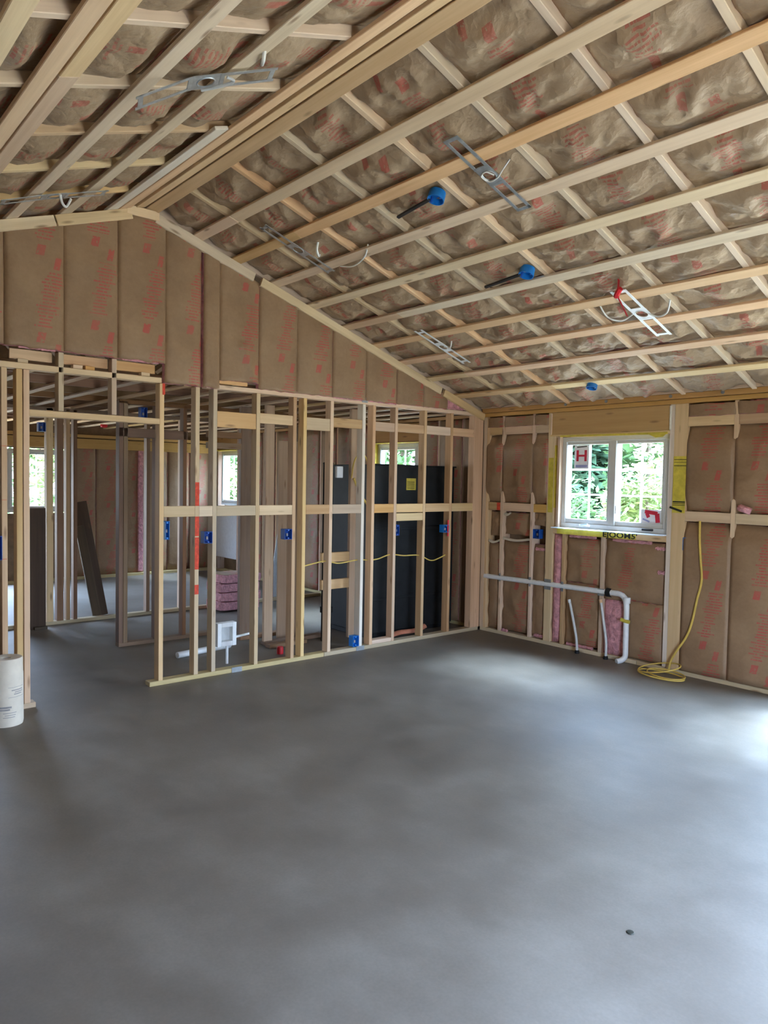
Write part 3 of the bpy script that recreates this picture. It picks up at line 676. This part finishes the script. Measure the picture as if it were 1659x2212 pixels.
# far exterior wall batts, y = 6.6
for k in range(9):
    xa = -3.48+.5*k-.9 if k < 2 else -2.5+.41*(k-2)
    if k < 2: continue
    wd = .40
    batt('insulation_batt', wall_far, (xa, 6.6, 0), (1, 0, 0), (0, 0, 1), (0, -1, 0), wd, lambda u: .05, lambda u: 2.28, lambda u, v, fu, fv, s=k: .03*max(0, math.sin(math.pi*fu))**.6+.015*ridge_noise(u, v*.6, s*4.), 'kraft', 10, 20, .05)
lumber('exposed_fibreglass', (-1.36, 6.56, .06), (-1.36, 6.56, 2.25), .09, .05, 'pink', wall_far, (0, 1, 0), .01)
lumber('sole_plate', (-3.6, 6.56, .019), (.0, 6.56, .019), .10, .05, 'pt', wall_far)
for x in (-3.60, -3.52, -2.53): lumber('stud', (x, 6.56, .05), (x, 6.56, 2.3), .045, .09, 'brown_wood', wall_far, (0, 1, 0))
lumber('window_header', (-3.6, 6.56, 2.2), (0, 6.56, 2.2), .08, .16, 'gold', wall_far)
lumber('top_plate', (-5.0, 6.56, 2.32), (0, 6.56, 2.32), .1, .05, 'gold', wall_far)
# flat strapped ceiling of those rooms with truss chords above
for k in range(14):
    x = -5.6+.406*k
    lumber('ceiling_strap', (x, .1, 2.468), (x, 6.6, 2.468), .07, .02, 'spruce', ceiling)
for k in range(10):
    y = .45+.61*k
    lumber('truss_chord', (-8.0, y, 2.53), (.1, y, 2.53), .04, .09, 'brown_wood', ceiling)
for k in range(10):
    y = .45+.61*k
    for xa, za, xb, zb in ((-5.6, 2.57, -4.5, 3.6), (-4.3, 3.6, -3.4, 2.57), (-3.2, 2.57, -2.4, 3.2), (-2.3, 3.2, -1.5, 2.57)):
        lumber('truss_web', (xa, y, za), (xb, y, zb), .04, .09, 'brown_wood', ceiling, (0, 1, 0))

# ================================================================ things
# ---- galvanised light brackets
def bracket(label, c, ud, vd, L=.66, Wd=.10, mat='galv', bend=0.0, hole=.042, cat='light bracket'):
    root = tag(empty('light_bracket', c), label, cat, 'recessed light brackets')
    u, v = V(ud).normalized(), V(vd); v = (v-u*v.dot(u)).normalized(); n = u.cross(v)
    if n.z > 0: n = -n
    def pl(nm, cu, cv, lu, lv, th=.003, lift=0):
        def q(a): return u*a + n*(lift + (bend*max(0, -a-.08)))
        p0, p1 = q(cu-lu/2)+v*cv, q(cu+lu/2)+v*cv
        o = lumber(nm, V(c)+p0, V(c)+p1, lv, th, mat, root, n, 0); return o
    hw = Wd/2
    for s in (-1, 1):
        pl('rail', -.21, s*(hw-.011), .26, .022); pl('rail', .21, s*(hw-.011), .26, .022)
        pl('end_bar', s*(L/2-.012), 0, .024, Wd)
        pl('cross_bar', s*.075, 0, .02, Wd)
    # centre plate with a round hole
    seg = 24; verts, faces = [], []
    for th in (0, -.003):
        for k in range(seg):
            g = 2*math.pi*k/seg; ccos, csin = math.cos(g), math.sin(g); r = 1/max(abs(ccos)/.085, abs(csin)/hw)
            verts.append(u*ccos*r+v*csin*r+n*th)
            verts.append(u*ccos*hole+v*csin*hole+n*th)
    for k in range(seg):
        k2 = (k+1) % seg; a, b, c2, d = 2*k, 2*k+1, 2*k2+1, 2*k2
        o = 2*seg
        faces += [(a, b, c2, d), (o+a, o+d, o+c2, o+b), (b, o+b, o+c2, c2), (a, d, o+d, o+a)]
    mesh_obj('centre_plate', verts, faces, mat, root)
    rim = [u*math.cos(2*math.pi*k/24)*hole+v*math.sin(2*math.pi*k/24)*hole for k in range(25)]
    tube('hole_rim', [V(c)+p for p in rim], .004, mat, root, 6, 1, False)
    return root
DR = V((ca, 0, -sa)); DL = V((ca, 0, sa))
def onroof(side, x, y, d=.014): return slope_pt(side, x, y, -d)
bracket('blue-grey steel light bracket with a cable loop, nearest on the right slope', onroof(1, -3.06, -2.75), DR, (0.04, 1, 0), .69, .11)
bracket('dull grey steel light bracket close to the gable, below the ridge on the right slope', onroof(1, -3.08, -.80), DR, (0, 1, 0), .66, .10)
bracket('bright white steel light bracket with a red ribbon hanging on it', onroof(1, -1.44, -2.79), DR, (.06, 1, 0), .66, .125, 'galv_white', 0, .046)
bracket('pale steel light bracket low on the right slope beside the gable', onroof(1, -1.46, -.79), DR, (0, 1, 0), .62, .105, 'galv_white', 0)
bracket('dark grey bent steel light bracket hanging at the top left on the left slope', onroof(-1, -4.71, -2.46, .02), V((.57, -.21, .19)), (0.3, 1, 0), .66, .13, 'galv', .22)
bracket('dark grey steel light bracket at the left edge just before the gable', onroof(-1, -4.83, -.59, .015), V((.64, -.05, .2)), (0, 1, 0), .66, .12, 'galv', .05)
# ---- wires by the brackets
def cable(name, pts, r, mat, label, cat='cable', group=None): return tag(tube(name, pts, r, mat, None, 7, 8), label, cat, group)
def rp_(side, x, y, d): return slope_pt(side, x, y, -d)
cable('electrical_cable', [rp_(1, -3.10, -2.93, .0), rp_(1, -3.07, -2.86, .02), rp_(1, -3.04, -2.80, .028), rp_(1, -3.03, -2.73, .026), rp_(1, -3.08, -2.71, .022), rp_(1, -3.10, -2.76, .022), rp_(1, -3.06, -2.79, .024)], .0045, 'white_cable', 'white cable looped through the hole of the nearest blue-grey bracket')
cable('electrical_cable', [rp_(1, -1.50, -3.03, -.02), rp_(1, -1.43, -2.98, .03), rp_(1, -1.40, -2.89, .03), rp_(1, -1.45, -2.82, .005)], .007, 'white_cable', 'short white cable curving down right of the white bracket')
cable('electrical_cable', [rp_(1, -1.62, -2.54, -.02), rp_(1, -1.50, -2.55, .03), rp_(1, -1.43, -2.63, .035), rp_(1, -1.45, -2.73, .005)], .006, 'white_cable', 'white cable sagging left of the white bracket')
cable('electrical_cable', [rp_(1, -3.04, -.99, -.03), rp_(1, -3.02, -.97, .02), rp_(1, -2.97, -.93, .03), rp_(1, -2.95, -.90, .0)], .009, 'white_cable', 'short white cable dropping beside the dull bracket close to the gable')
cable('electrical_cable', [rp_(1, -2.78, -.95, .01), rp_(1, -2.76, -1.1, .03), rp_(1, -2.80, -1.28, .02), rp_(1, -2.86, -1.38, -.02)], .006, 'white_cable', 'white cable running right from the end of the dull bracket')
cable('electrical_cable', [rp_(1, -1.50, -.93, -.01), rp_(1, -1.46, -.89, .02), rp_(1, -1.44, -.85, .02), rp_(1, -1.46, -.80, .01)], .006, 'white_cable', 'small white wire end at the low bracket beside the gable')
cable('electrical_cable', [rp_(-1, -4.57, -2.78, -.03), rp_(-1, -4.56, -2.72, .02), rp_(-1, -4.53, -2.66, .015), rp_(-1, -4.50, -2.62, -.01)], .009, 'white_cable', 'short white cable above the bent bracket at top left')
cable('electrical_cable', [rp_(-1, -4.66, -2.56, .035), rp_(-1, -4.63, -2.56, .05), rp_(-1, -4.66, -2.50, .05), rp_(-1, -4.72, -2.42, .04)], .007, 'pex', 'grey-white cable threaded through the bent bracket at top left')
cable('electrical_cable', [rp_(-1, -4.82, -.66, .02), rp_(-1, -4.80, -.60, .06), rp_(-1, -4.76, -.54, .07), rp_(-1, -4.74, -.60, .04)], .008, 'white_cable', 'tangle of white cable under the bracket at the left edge')
rb = empty('hanging_ribbon', rp_(1, -1.80, -2.83, .0)); tag(rb, 'red ribbon hanging from the strapping above the white bracket', 'ribbon')
tube('ribbon_tail', [rp_(1, -1.86, -2.855, .0), rp_(1, -1.80, -2.82, .02), rp_(1, -1.77, -2.80, .05), rp_(1, -1.69, -2.79, .075), rp_(1, -1.60, -2.77, .085), rp_(1, -1.56, -2.76, .09)], .012, 'red', rb, 6, 5, True, .3)
tube('ribbon_knot', [rp_(1, -1.79, -2.83, .02), rp_(1, -1.77, -2.80, .04), rp_(1, -1.75, -2.78, .05)], .02, 'red', rb, 7, 4)
# ---- blue round ceiling boxes with hanger bars
def round_box(label, side, x, y, bar, d=.02, r=.055):
    c = slope_pt(side, x, y, -d); root = tag(empty('ceiling_box', c), label, 'electrical box', 'round blue ceiling boxes')
    n = V((-side*sa, 0, -ca)); q = n.to_track_quat('Z', 'X').to_euler()
    lathe('box_body', [(r*.96, -.05), (r, 0), (r, .006), (r*.90, .006), (r*.86, -.04), (0, -.042)], 'blue_bright', root, 20, (0, 0, 0), q)
    lathe('knockout', [(0, -.036), (r*.32, -.036), (r*.32, -.042)], 'blue', root, 12, (0, 0, 0), q)
    for s in (-1, 1):
        o = lathe('screw_boss', [(0, .008), (.008, .008), (.009, 0), (.009, -.03)], 'blue', root, 8, (0, s*r*.78, 0), q)
    if bar: lumber('hanger_bar', slope_pt(side, x+bar[0], y+.04, -.022), slope_pt(side, x+bar[1], y+bar[2], -.022), .022, .016, 'black_metal', root, n, .002)
    return root
round_box('blue round ceiling box with a black hanger bar, higher of the pair', 1, -3.05, -2.30, (-.02, .02, .38))
round_box('blue round ceiling box with a black hanger bar, lower of the pair', 1, -2.16, -2.31, (-.02, .02, .40))
round_box('small blue ceiling box at the foot of the roof slope above the window', 1, -.445, -1.72, None, .032, .05)
# ---- blue wall boxes
def wall_box(label, c, w_, h_, d_, face, mat='blue'):
    """open fronted plastic box; face = 'y' looks to -y, 'x' looks to -x"""
    root = tag(empty('outlet_box', c), label, 'electrical box', 'blue wall boxes')
    def P(a, b, z): return V(c)+(V((a, b, z)) if face == 'y' else V((b, -a, z)))
    def bx(nm, lo, hi, mt):
        p, q = P(*lo), P(*hi); return box(nm, [min(i, j) for i, j in zip(p, q)], [max(i, j) for i, j in zip(p, q)], mt, root, .001)
    t = .004; a, b = w_/2, h_/2
    bx('side', (-a, 0, -b), (-a+t, d_, b), mat); bx('side', (a-t, 0, -b), (a, d_, b), mat)
    bx('side', (-a+t, 0, b-t), (a-t, d_, b), mat); bx('side', (-a+t, 0, -b), (a-t, d_, -b+t), mat)
    bx('back', (-a+t, d_-t, -b+t), (a-t, d_, b-t), mat)
    for s in (-1, 1):
        bx('screw_boss', (-.008, .001, s*(b-.012)-.006), (.008, .02, s*(b-.012)+.006), mat)
    bx('wire_end', (-.010, .02, -.018), (.008, .03, .008), 'print_grey')
    return root
wall_box('blue outlet box between the red-painted stud and the next stud', (-3.425, -.008, 1.195), .075, .10, .07, 'y')
wall_box('blue outlet box left of the doubled stud in the middle of the partition', (-2.625, -.008, 1.195), .08, .095, .07, 'y')
wall_box('blue outlet box in front of the black shower unit under the short block', (-1.285, -.004, 1.19), .045, .11, .07, 'y')
wall_box('blue outlet box with red ends on the last stud before the corner', (-.575, -.008, 1.185), .085, .085, .07, 'y', 'blue_bright')
wall_box('blue outlet box low on the sole plate beside the whitish stud', (-1.815, -.008, .10), .075, .105, .07, 'y', 'blue_bright')
wall_box('narrow blue outlet box on the right side of the door opening stud', (-3.785, .0, 1.265), .035, .15, .07, 'y', 'blue_bright')
wall_box('blue outlet box at the left edge of the picture on a stud', (-5.04, -.006, 1.18), .06, .17, .07, 'y')
wall_box('dark blue outlet box left of the window post', (.005, -.775, 1.16), .085, .10, .07, 'x')
wall_box('wide blue outlet box right of the window post above the yellow cable', (-.008, -2.475, 1.185), .115, .115, .07, 'x', 'blue_bright')
for z in (1.285, 1.09): pass
tag(lumber('stud_clip', (-.545, -.001, 1.10), (-.545, -.001, 1.28), .022, .004, 'red', None, (0, 1, 0), 0), 'red strip behind the outlet box on the last stud', 'strip')
wall_box('dark blue box high in the far room seen through the door opening', (-3.92, 2.985, 2.224), .075, .10, .07, 'y')
wall_box('dark blue box behind the red-topped stud at the door opening', (-3.41, 1.40, 2.32), .065, .12, .07, 'y')
# ---- drain pipe
dp = tag(empty('drain_pipe', (-.01, -.9, .64)), 'white drain pipe through the window wall studs bending down to the slab', 'pipe')
tube('horizontal_run', [(.012, -.06, .632), (.012, -1.76, .650)], .027, 'pvc', dp, 14, 1, False)
tube('elbow', [(.012, -1.74, .650), (.008, -1.80, .648), (-.002, -1.85, .625), (-.008, -1.878, .575), (-.010, -1.885, .52)], .0275, 'pvc', dp, 14, 6)
tube('vertical_run', [(-.010, -1.885, .53), (-.022, -1.895, .10)], .0265, 'pvc', dp, 14, 1, False)
tube('foot_elbow', [(-.022, -1.895, .11), (-.025, -1.893, .06), (-.05, -1.875, .028), (-.10, -1.85, .016)], .0265, 'pvc', dp, 14, 6)
lathe('coupling', [(.027, -.03), (.034, -.028), (.034, .028), (.027, .03)], 'pvc', dp, 16, (0, -.985, -.04))
tube('clamp', [(-.04, -1.845, .415), (-.035, -1.88, .405), (-.03, -1.93, .40)], .018, 'yellow', dp, 8, 4)
tube('hose_band', [(-.01-.02, -1.925, .41), (-.01-.02, -1.925, .38)], .004, 'pex', dp, 6, 2)
lathe('black_hub', [(.038, -.03), (.044, -.025), (.044, .025), (.038, .03)], 'black', dp, 16, (.035, -.77, .005), (math.pi/2, 0, 0))
for y, wd_, hgt, dx in ((-.95, .085, .11, -.004), (-1.134, .03, .10, -.004), (-1.594, .07, .07, -.004), (-.294, .02, .09, -.002), (-.714, .025, .10, -.002)):
    lumber('nail_plate', (dx, y+wd_/2, .64), (dx, y-wd_/2, .64), .004, hgt, 'nailplate', wall_right, (0, 0, 1), 0)
# ---- water line stubs
def stub(label, pts, cap=None):
    root = tag(empty('water_line', pts[-1]), label, 'pipe', 'water line stubs under the window')
    tube('line', pts, .013, 'pex', root, 10, 6)
    t = V(pts[0]); tube('cap', [t+V((0, 0, -.01)), t+V((.0, .008, .022))], .0155, 'pvc' if cap is None else cap, root, 10, 1, False)
    p = V(pts[-1]); lathe('sleeve', [(.02, .0), (.024, .002), (.022, .03), (.015, .034)], 'black', root, 12)
    return root
stub('grey water line stub leaning in the bay left of the drain elbow, black foot', [(-.02, -1.245, .50), (-.03, -1.30, .33), (-.05, -1.36, .14), (-.07, -1.385, .0)])
stub('pale water line stub with a brass cap close to the drain elbow', [(-.02, -1.61, .55), (-.025, -1.65, .36), (-.035, -1.69, .17), (-.05, -1.70, .0)], 'warm')
# ---- yellow cable from the box to the coil on the floor
yc = tag(empty('yellow_cable', (-.05, -2.36, 0)), 'yellow cable hanging down the wall to a loose coil on the floor', 'cable')
tube('cable_drop', [(-.02, -2.575, 1.40), (-.03, -2.585, 1.22), (-.03, -2.60, 1.05), (-.03, -2.615, .88), (-.03, -2.58, .70), (-.035, -2.545, .50), (-.04, -2.50, .36), (-.05, -2.42, .22), (-.05, -2.37, .12), (-.07, -2.36, .03)], .010, 'yellow_cable', yc, 8, 8)
def coil(cx, cy, rx, ry, z, tilt, ph):
    return [(cx+rx*math.cos(a)-.0, cy+ry*math.sin(a), z+tilt*math.sin(a+ph)) for a in [2*math.pi*k/22 for k in range(23)]]
tube('coil_loop', coil(-.22, -2.37, .13, .21, .02, .006, 0), .0065, 'yellow_cable', yc, 7, 3)
tube('coil_loop', coil(-.18, -2.33, .13, .19, .07, .045, 2.6), .0065, 'yellow_cable', yc, 7, 3)
tube('coil_loop', coil(-.19, -2.40, .11, .17, .03, .012, 1), .0065, 'yellow_cable', yc, 7, 3)
# ---- yellow cable threaded through the partition
pts = []
for x, z in ((-2.46, .875), (-2.30, .90), (-2.16, .915), (-2.0, .885), (-1.77, .905), (-1.62, .895), (-1.5, .90), (-1.34, .935), (-1.15, .915), (-.93, .905), (-.75, .84), (-.62, .86), (-.53, .89)): pts.append((x, .05, z))
cable('yellow_cable', pts, .0065, 'yellow_cable', 'yellow cable sagging from stud to stud across the partition')
cable('yellow_cable', [(-1.62, .36, 1.72), (-1.60, .34, 1.90), (-1.52, .33, 1.98), (-1.43, .34, 1.90), (-1.40, .36, 1.70)], .008, 'yellow_cable', 'yellow cable loop hanging behind the partition above the black unit')
cable('yellow_cable', [(-1.60, .35, 1.72), (-1.54, .34, 1.60), (-1.47, .34, 1.50), (-1.42, .34, 1.44), (-1.41, .345, 1.36)], .012, 'yellow_cable', 'yellow strap end slanting down behind the partition below the loop')
# ---- black shower unit behind the partition
su = tag(empty('shower_unit', (-.85, .6, 0)), 'tall black moulded shower unit standing behind the partition', 'shower')
def bx2(nm, lo, hi, mt, par, c=.006): return box(nm, lo, hi, mt, par, c)
bx2('back_panel', (-1.36, .35, .05), (-.10, .37, 1.87), 'black', su); bx2('side_panel', (-1.36, .37, .05), (-1.34, 1.05, 1.87), 'black', su); bx2('side_panel', (-.12, .37, .05), (-.10, 1.05, 1.87), 'black', su)
bx2('base', (-1.36, .37, .0), (-.10, 1.05, .05), 'black', su)
bx2('top_flange', (-1.38, .335, 1.862), (-.08, .385, 1.878), 'black', su)
for z in (.40, 1.16): bx2('rib', (-1.34, .342, z), (-.12, .35, z+.03), 'black', su, .003)
lb = bx2('label', (-.86, .345, 1.60), (-.72, .349, 1.73), 'yellow', su, 0)
for k in range(4): bx2('printed_line', (-.85, .3435, 1.62+.022*k), (-.74, .345, 1.626+.022*k), 'ink', su, 0)
# dark upright and blocks between the yellow loop and the unit
bp = tag(empty('black_vent_duct', (-1.78, .55, 0)), 'black upright duct left of the shower unit behind wooden blocks', 'duct')
lathe('duct_tube', [(0, 0), (.055, 0), (.055, 1.86), (.06, 1.87), (.05, 1.88), (0, 1.88)], 'black', bp, 16)
lathe('duct_collar', [(.055, .30), (.068, .305), (.068, .36), (.055, .365)], 'black', bp, 16)
for z in (.62, .90): lumber('blocking', (-1.95, .42, z), (-1.60, .42, z), .04, .10, 'warm', wall_room)
tag(bx2('service_panel', (-1.80, .37, 1.72), (-1.72, .41, 1.84), 'board_white', None), 'small cream box high behind the partition beside the yellow loop', 'box')
bx3 = tag(lumber('plywood_sheet', (-1.98, .95, .0), (-1.98, .95, 2.1), .02, .32, 'ply', None, (1, .0, 0)), 'brown plywood sheet standing on edge behind the partition', 'plywood')
# ---- salmon strip on the floor in front of the unit
tag(tube('wood_strip', [(-1.20, .22, .03), (-1.0, .25, .045), (-.80, .22, .05), (-.62, .25, .075)], .028, 'salmon', None, 8, 6, True, .5), 'reddish strip lying behind the sole plate before the black unit', 'strip')
# ---- white outlet box on a pipe
wb = tag(empty('washer_box', (-3.09, .3, 0)), 'white square plumbing box with open front on a thin white pipe', 'plumbing box')
for a, b, c_, d_ in ((-.095, -.055, .17, .385), (.055, .095, .17, .385), (-.055, .055, .345, .385), (-.055, .055, .17, .215)): bx2('box_rim', (-3.09+a, .27, c_), (-3.09+b, .34, d_), 'pvc', wb, .003)
bx2('box_back', (-3.145, .335, .215), (-3.035, .34, .345), 'pex', wb, 0)
tube('riser_pipe', [(-3.07, .31, .17), (-3.07, .31, .0)], .013, 'pvc', wb, 10, 1, False)
tube('side_pipe', [(-2.995, .31, .235), (-2.90, .31, .245), (-2.80, .32, .25)], .012, 'pvc', wb, 8, 4)
tag(lathe('pipe_cap', [(0, .07), (.028, .07), (.032, .06), (.032, 0), (0, 0)], 'red', None, 14, (-2.475, .347, 0)), 'small red pipe cap on the slab behind the sole plate', 'pipe cap')
for k, (x, y) in enumerate(((-3.1, 1.0),)):
    tag(tube('floor_pipe', [(-3.35, .75, .03), (-3.0, .8, .03), (-2.75, .85, .03)], .03, 'pvc', None, 10, 4), 'white pipe lying on the slab behind the plumbing box', 'pipe')
# ---- stack of pink batts and leaning boards in the far room
for k in range(4):
    z = .02+.115*k
    o = batt('insulation_bundle', None, (-1.95+.02*(k % 2), 2.55, z+.105), (1, 0, 0), (0, 1, 0), (0, 0, 1), .55, lambda u: 0, lambda u: .38, lambda u, v, fu, fv, s=k: .012*ridge_noise(u*2, v*2, s*3.), 'pink' if k < 3 else 'kraft', 8, 6, .10)
    tag(o, ['lowest pink batt of the stack seen between two studs', 'second pink batt from the floor in the stack', 'third pink batt from the floor in the stack', 'kraft-topped batt on top of the pink stack'][k], 'insulation', 'stacked pink batts')
tag(bx2('wall_board', (-.16, 5.2, .30), (-.14, 6.3, 1.12), 'board_white', None), 'pale white board below the far window, bright between two studs', 'board')
tag(lumber('drywall_offcut', (-.80, 3.15, .0), (-.55, 3.25, 1.2), .20, .012, 'pex', None, (0, 1, 0), .002), 'grey-green narrow board leaning by the far partition', 'board')
tag(lumber('leaning_board', (-3.19, 3.22, .01), (-3.42, 3.30, 1.38), .16, .03, 'dark_wood', None, (0, 1, 0)), 'dark board leaning against the far studs', 'board')
tag(lumber('leaning_board', (-3.27, 3.12, .01), (-3.46, 3.18, 1.10), .10, .03, 'dark_wood', None, (0, 1, 0)), 'shorter dark board leaning beside the far studs', 'board')
tag(bx2('particle_board', (-4.22, 2.86, .0), (-3.92, 2.89, 1.33), 'dark_wood', None, .002), 'dark brown board standing below the far left window', 'board')
tag(bx2('threshold_offcut', (-4.05, 2.80, .0), (-3.92, 2.85, .03), 'dark_wood', None, .002), 'short dark offcut on the slab before the dark brown board', 'offcut')
tag(lathe('pipe_cap', [(0, 0), (.05, 0), (.055, .02), (.045, .04), (0, .045)], 'red', None, 16, (-2.352, 5.5, 2.457), (math.pi, 0, 0)), 'red round cap on the far ceiling seen through the door opening', 'cap')
# ---- paper roll
pr = tag(empty('paper_roll', (-5.045, -.25, 0)), 'white paper roll standing at the left edge before the door post', 'roll')
R_, H_ = .102, .455
prof = [(.03, .01), (.03, H_-.004), (.036, H_), (R_-.006, H_+.001), (R_, H_-.006), (R_+.001, H_-.10), (R_+.004, H_-.105), (R_+.004, .02), (R_, .0), (.03, 0)]
lathe('roll_body', prof, 'paper', pr, 32)
def arc_print(z, h_, a0, a1, r=R_+.0048):
    verts, faces = [], []; n = 8
    for k in range(n+1):
        a = a0+(a1-a0)*k/n
        for rr in (r-.002, r):
            verts.append((rr*math.cos(a), rr*math.sin(a), z)); verts.append((rr*math.cos(a), rr*math.sin(a), z+h_))
    for k in range(n):
        a = k*4; faces += [(a+2, a+6, a+7, a+3), (a, a+1, a+5, a+4), (a+1, a+3, a+7, a+5), (a, a+4, a+6, a+2)]
    faces += [(0, 2, 3, 1), (n*4, n*4+1, n*4+3, n*4+2)]
    return mesh_obj('printed_line', verts, faces, 'print_grey', pr)
f0 = math.atan2(CAM.y+.25, CAM.x+5.045)
for z, h_, a, b in ((.245, .006, .3, 1.1), (.232, .005, .5, 1.1), (.218, .006, .45, 1.0), (.267, .002, .1, 1.2), (.20, .002, .1, 1.2), (.13, .012, -.5, .3), (.115, .01, -.4, .2), (.095, .004, -.2, .6), (.08, .004, -.1, .55), (.065, .004, -.2, .5)): arc_print(z, h_, f0+a, f0+b)
# ---- speck and shaving on the slab
tag(lathe('floor_bolt', [(0, .005), (.013, .004), (.016, 0), (0, 0)], 'ink', None, 10, (-3.796, -4.222, 0)), 'small dark speck alone on the bare slab', 'bolt')

# ---------------------------------------------------------------- outdoors
ground = struct(box('ground', (-40, -40, -.5), (60, 60, -.16), 'grass'))
def tree(label, x, y, hgt, rad, mat, cat='tree', nleaf=5200, trunk=.13, base=.03, leaf=.20):
    root = tag(empty('leafy_tree' if cat == 'tree' else 'leafy_shrub', (x, y, -.16)), label, cat)
    rnd = random.Random(int(x*31+y*17))
    tube('trunk', [(x, y, -.2), (x+rnd.uniform(-.15, .15), y+rnd.uniform(-.15, .15), hgt*.45), (x+rnd.uniform(-.3, .3), y+rnd.uniform(-.3, .3), hgt*.85)], trunk, 'trunk', root, 8, 5)
    verts, faces = [], []
    blobs = []
    for k in range(28):
        z = hgt*(base+(1-base)*rnd.random()); f = 1-abs((z/hgt-.5))*1.1
        a = rnd.uniform(0, 6.3); r = rad*rnd.uniform(.2, .8)*max(.35, f); blobs.append((r*math.cos(a), r*math.sin(a), z, rad*rnd.uniform(.3, .5)))
    for i in range(nleaf):
        bx_, by_, bz_, br = blobs[i % len(blobs)]
        d = V((rnd.gauss(0, 1), rnd.gauss(0, 1), rnd.gauss(0, .7))).normalized()*br*rnd.random()**.4
        p = V((bx_, by_, bz_))+d; s = leaf*rnd.uniform(.6, 1.3)
        t = V((rnd.gauss(0, 1), rnd.gauss(0, 1), rnd.gauss(0, .5))).normalized(); q = t.cross(V((rnd.gauss(0, .4), rnd.gauss(0, .4), 1))).normalized()
        b = len(verts); verts += [p-t*s, p+q*s*.45, p+t*s, p-q*s*.45]; faces.append((b, b+1, b+2, b+3))
    f = mesh_obj('foliage', verts, faces, mat, root); f['kind'] = 'stuff'
    return root
tree('dark green tree behind the left panes of the near window', 8.6, 6.4, 7.5, 1.9, 'leaf3')
tree('mid green tree behind the centre of the near window', 12.6, 5.2, 8.5, 2.0, 'leaf')
tree('tall green tree far right behind the near window', 10.0, 1.4, 8.0, 2.2, 'leaf')
tree('sunlit yellow-green shrub at the right panes of the near window', 4.6, .55, 2.3, 1.0, 'leaf2', 'shrub', 1800, .04, .1, .09)
tree('low green shrub below the left panes of the near window', 5.2, 2.5, 1.6, 1.1, 'leaf', 'shrub', 1600, .04, .1, .09)
tree('green tree outside the window above the black unit', 8.8, 11.4, 7.5, 2.2, 'leaf')
tree('dark tree farther out above the black unit', 15.0, 16.5, 9.0, 3.0, 'leaf3')
tree('green tree outside the far window between two studs', 6.5, 15.5, 7.5, 2.8, 'leaf')
tree('green shrub close outside the far window between two studs', 3.6, 10.8, 2.2, 1.2, 'leaf2', 'shrub', 1600, .04, .1, .1)
tree('green tree outside the window at the far left', -.6, 15.0, 7.0, 2.8, 'leaf')
tree('pale green shrub outside the window at the far left', -1.6, 11.0, 2.4, 1.3, 'leaf2', 'shrub', 1600, .04, .1, .1)
tree('dark backing tree between the near window trees', 15.5, 9.4, 9.0, 3.0, 'leaf3', 'tree', 9000, .15, .02, .28)
tree('dark backing tree on the right of the near window', 17.0, 3.4, 9.0, 3.2, 'leaf3', 'tree', 9000, .15, .02, .28)
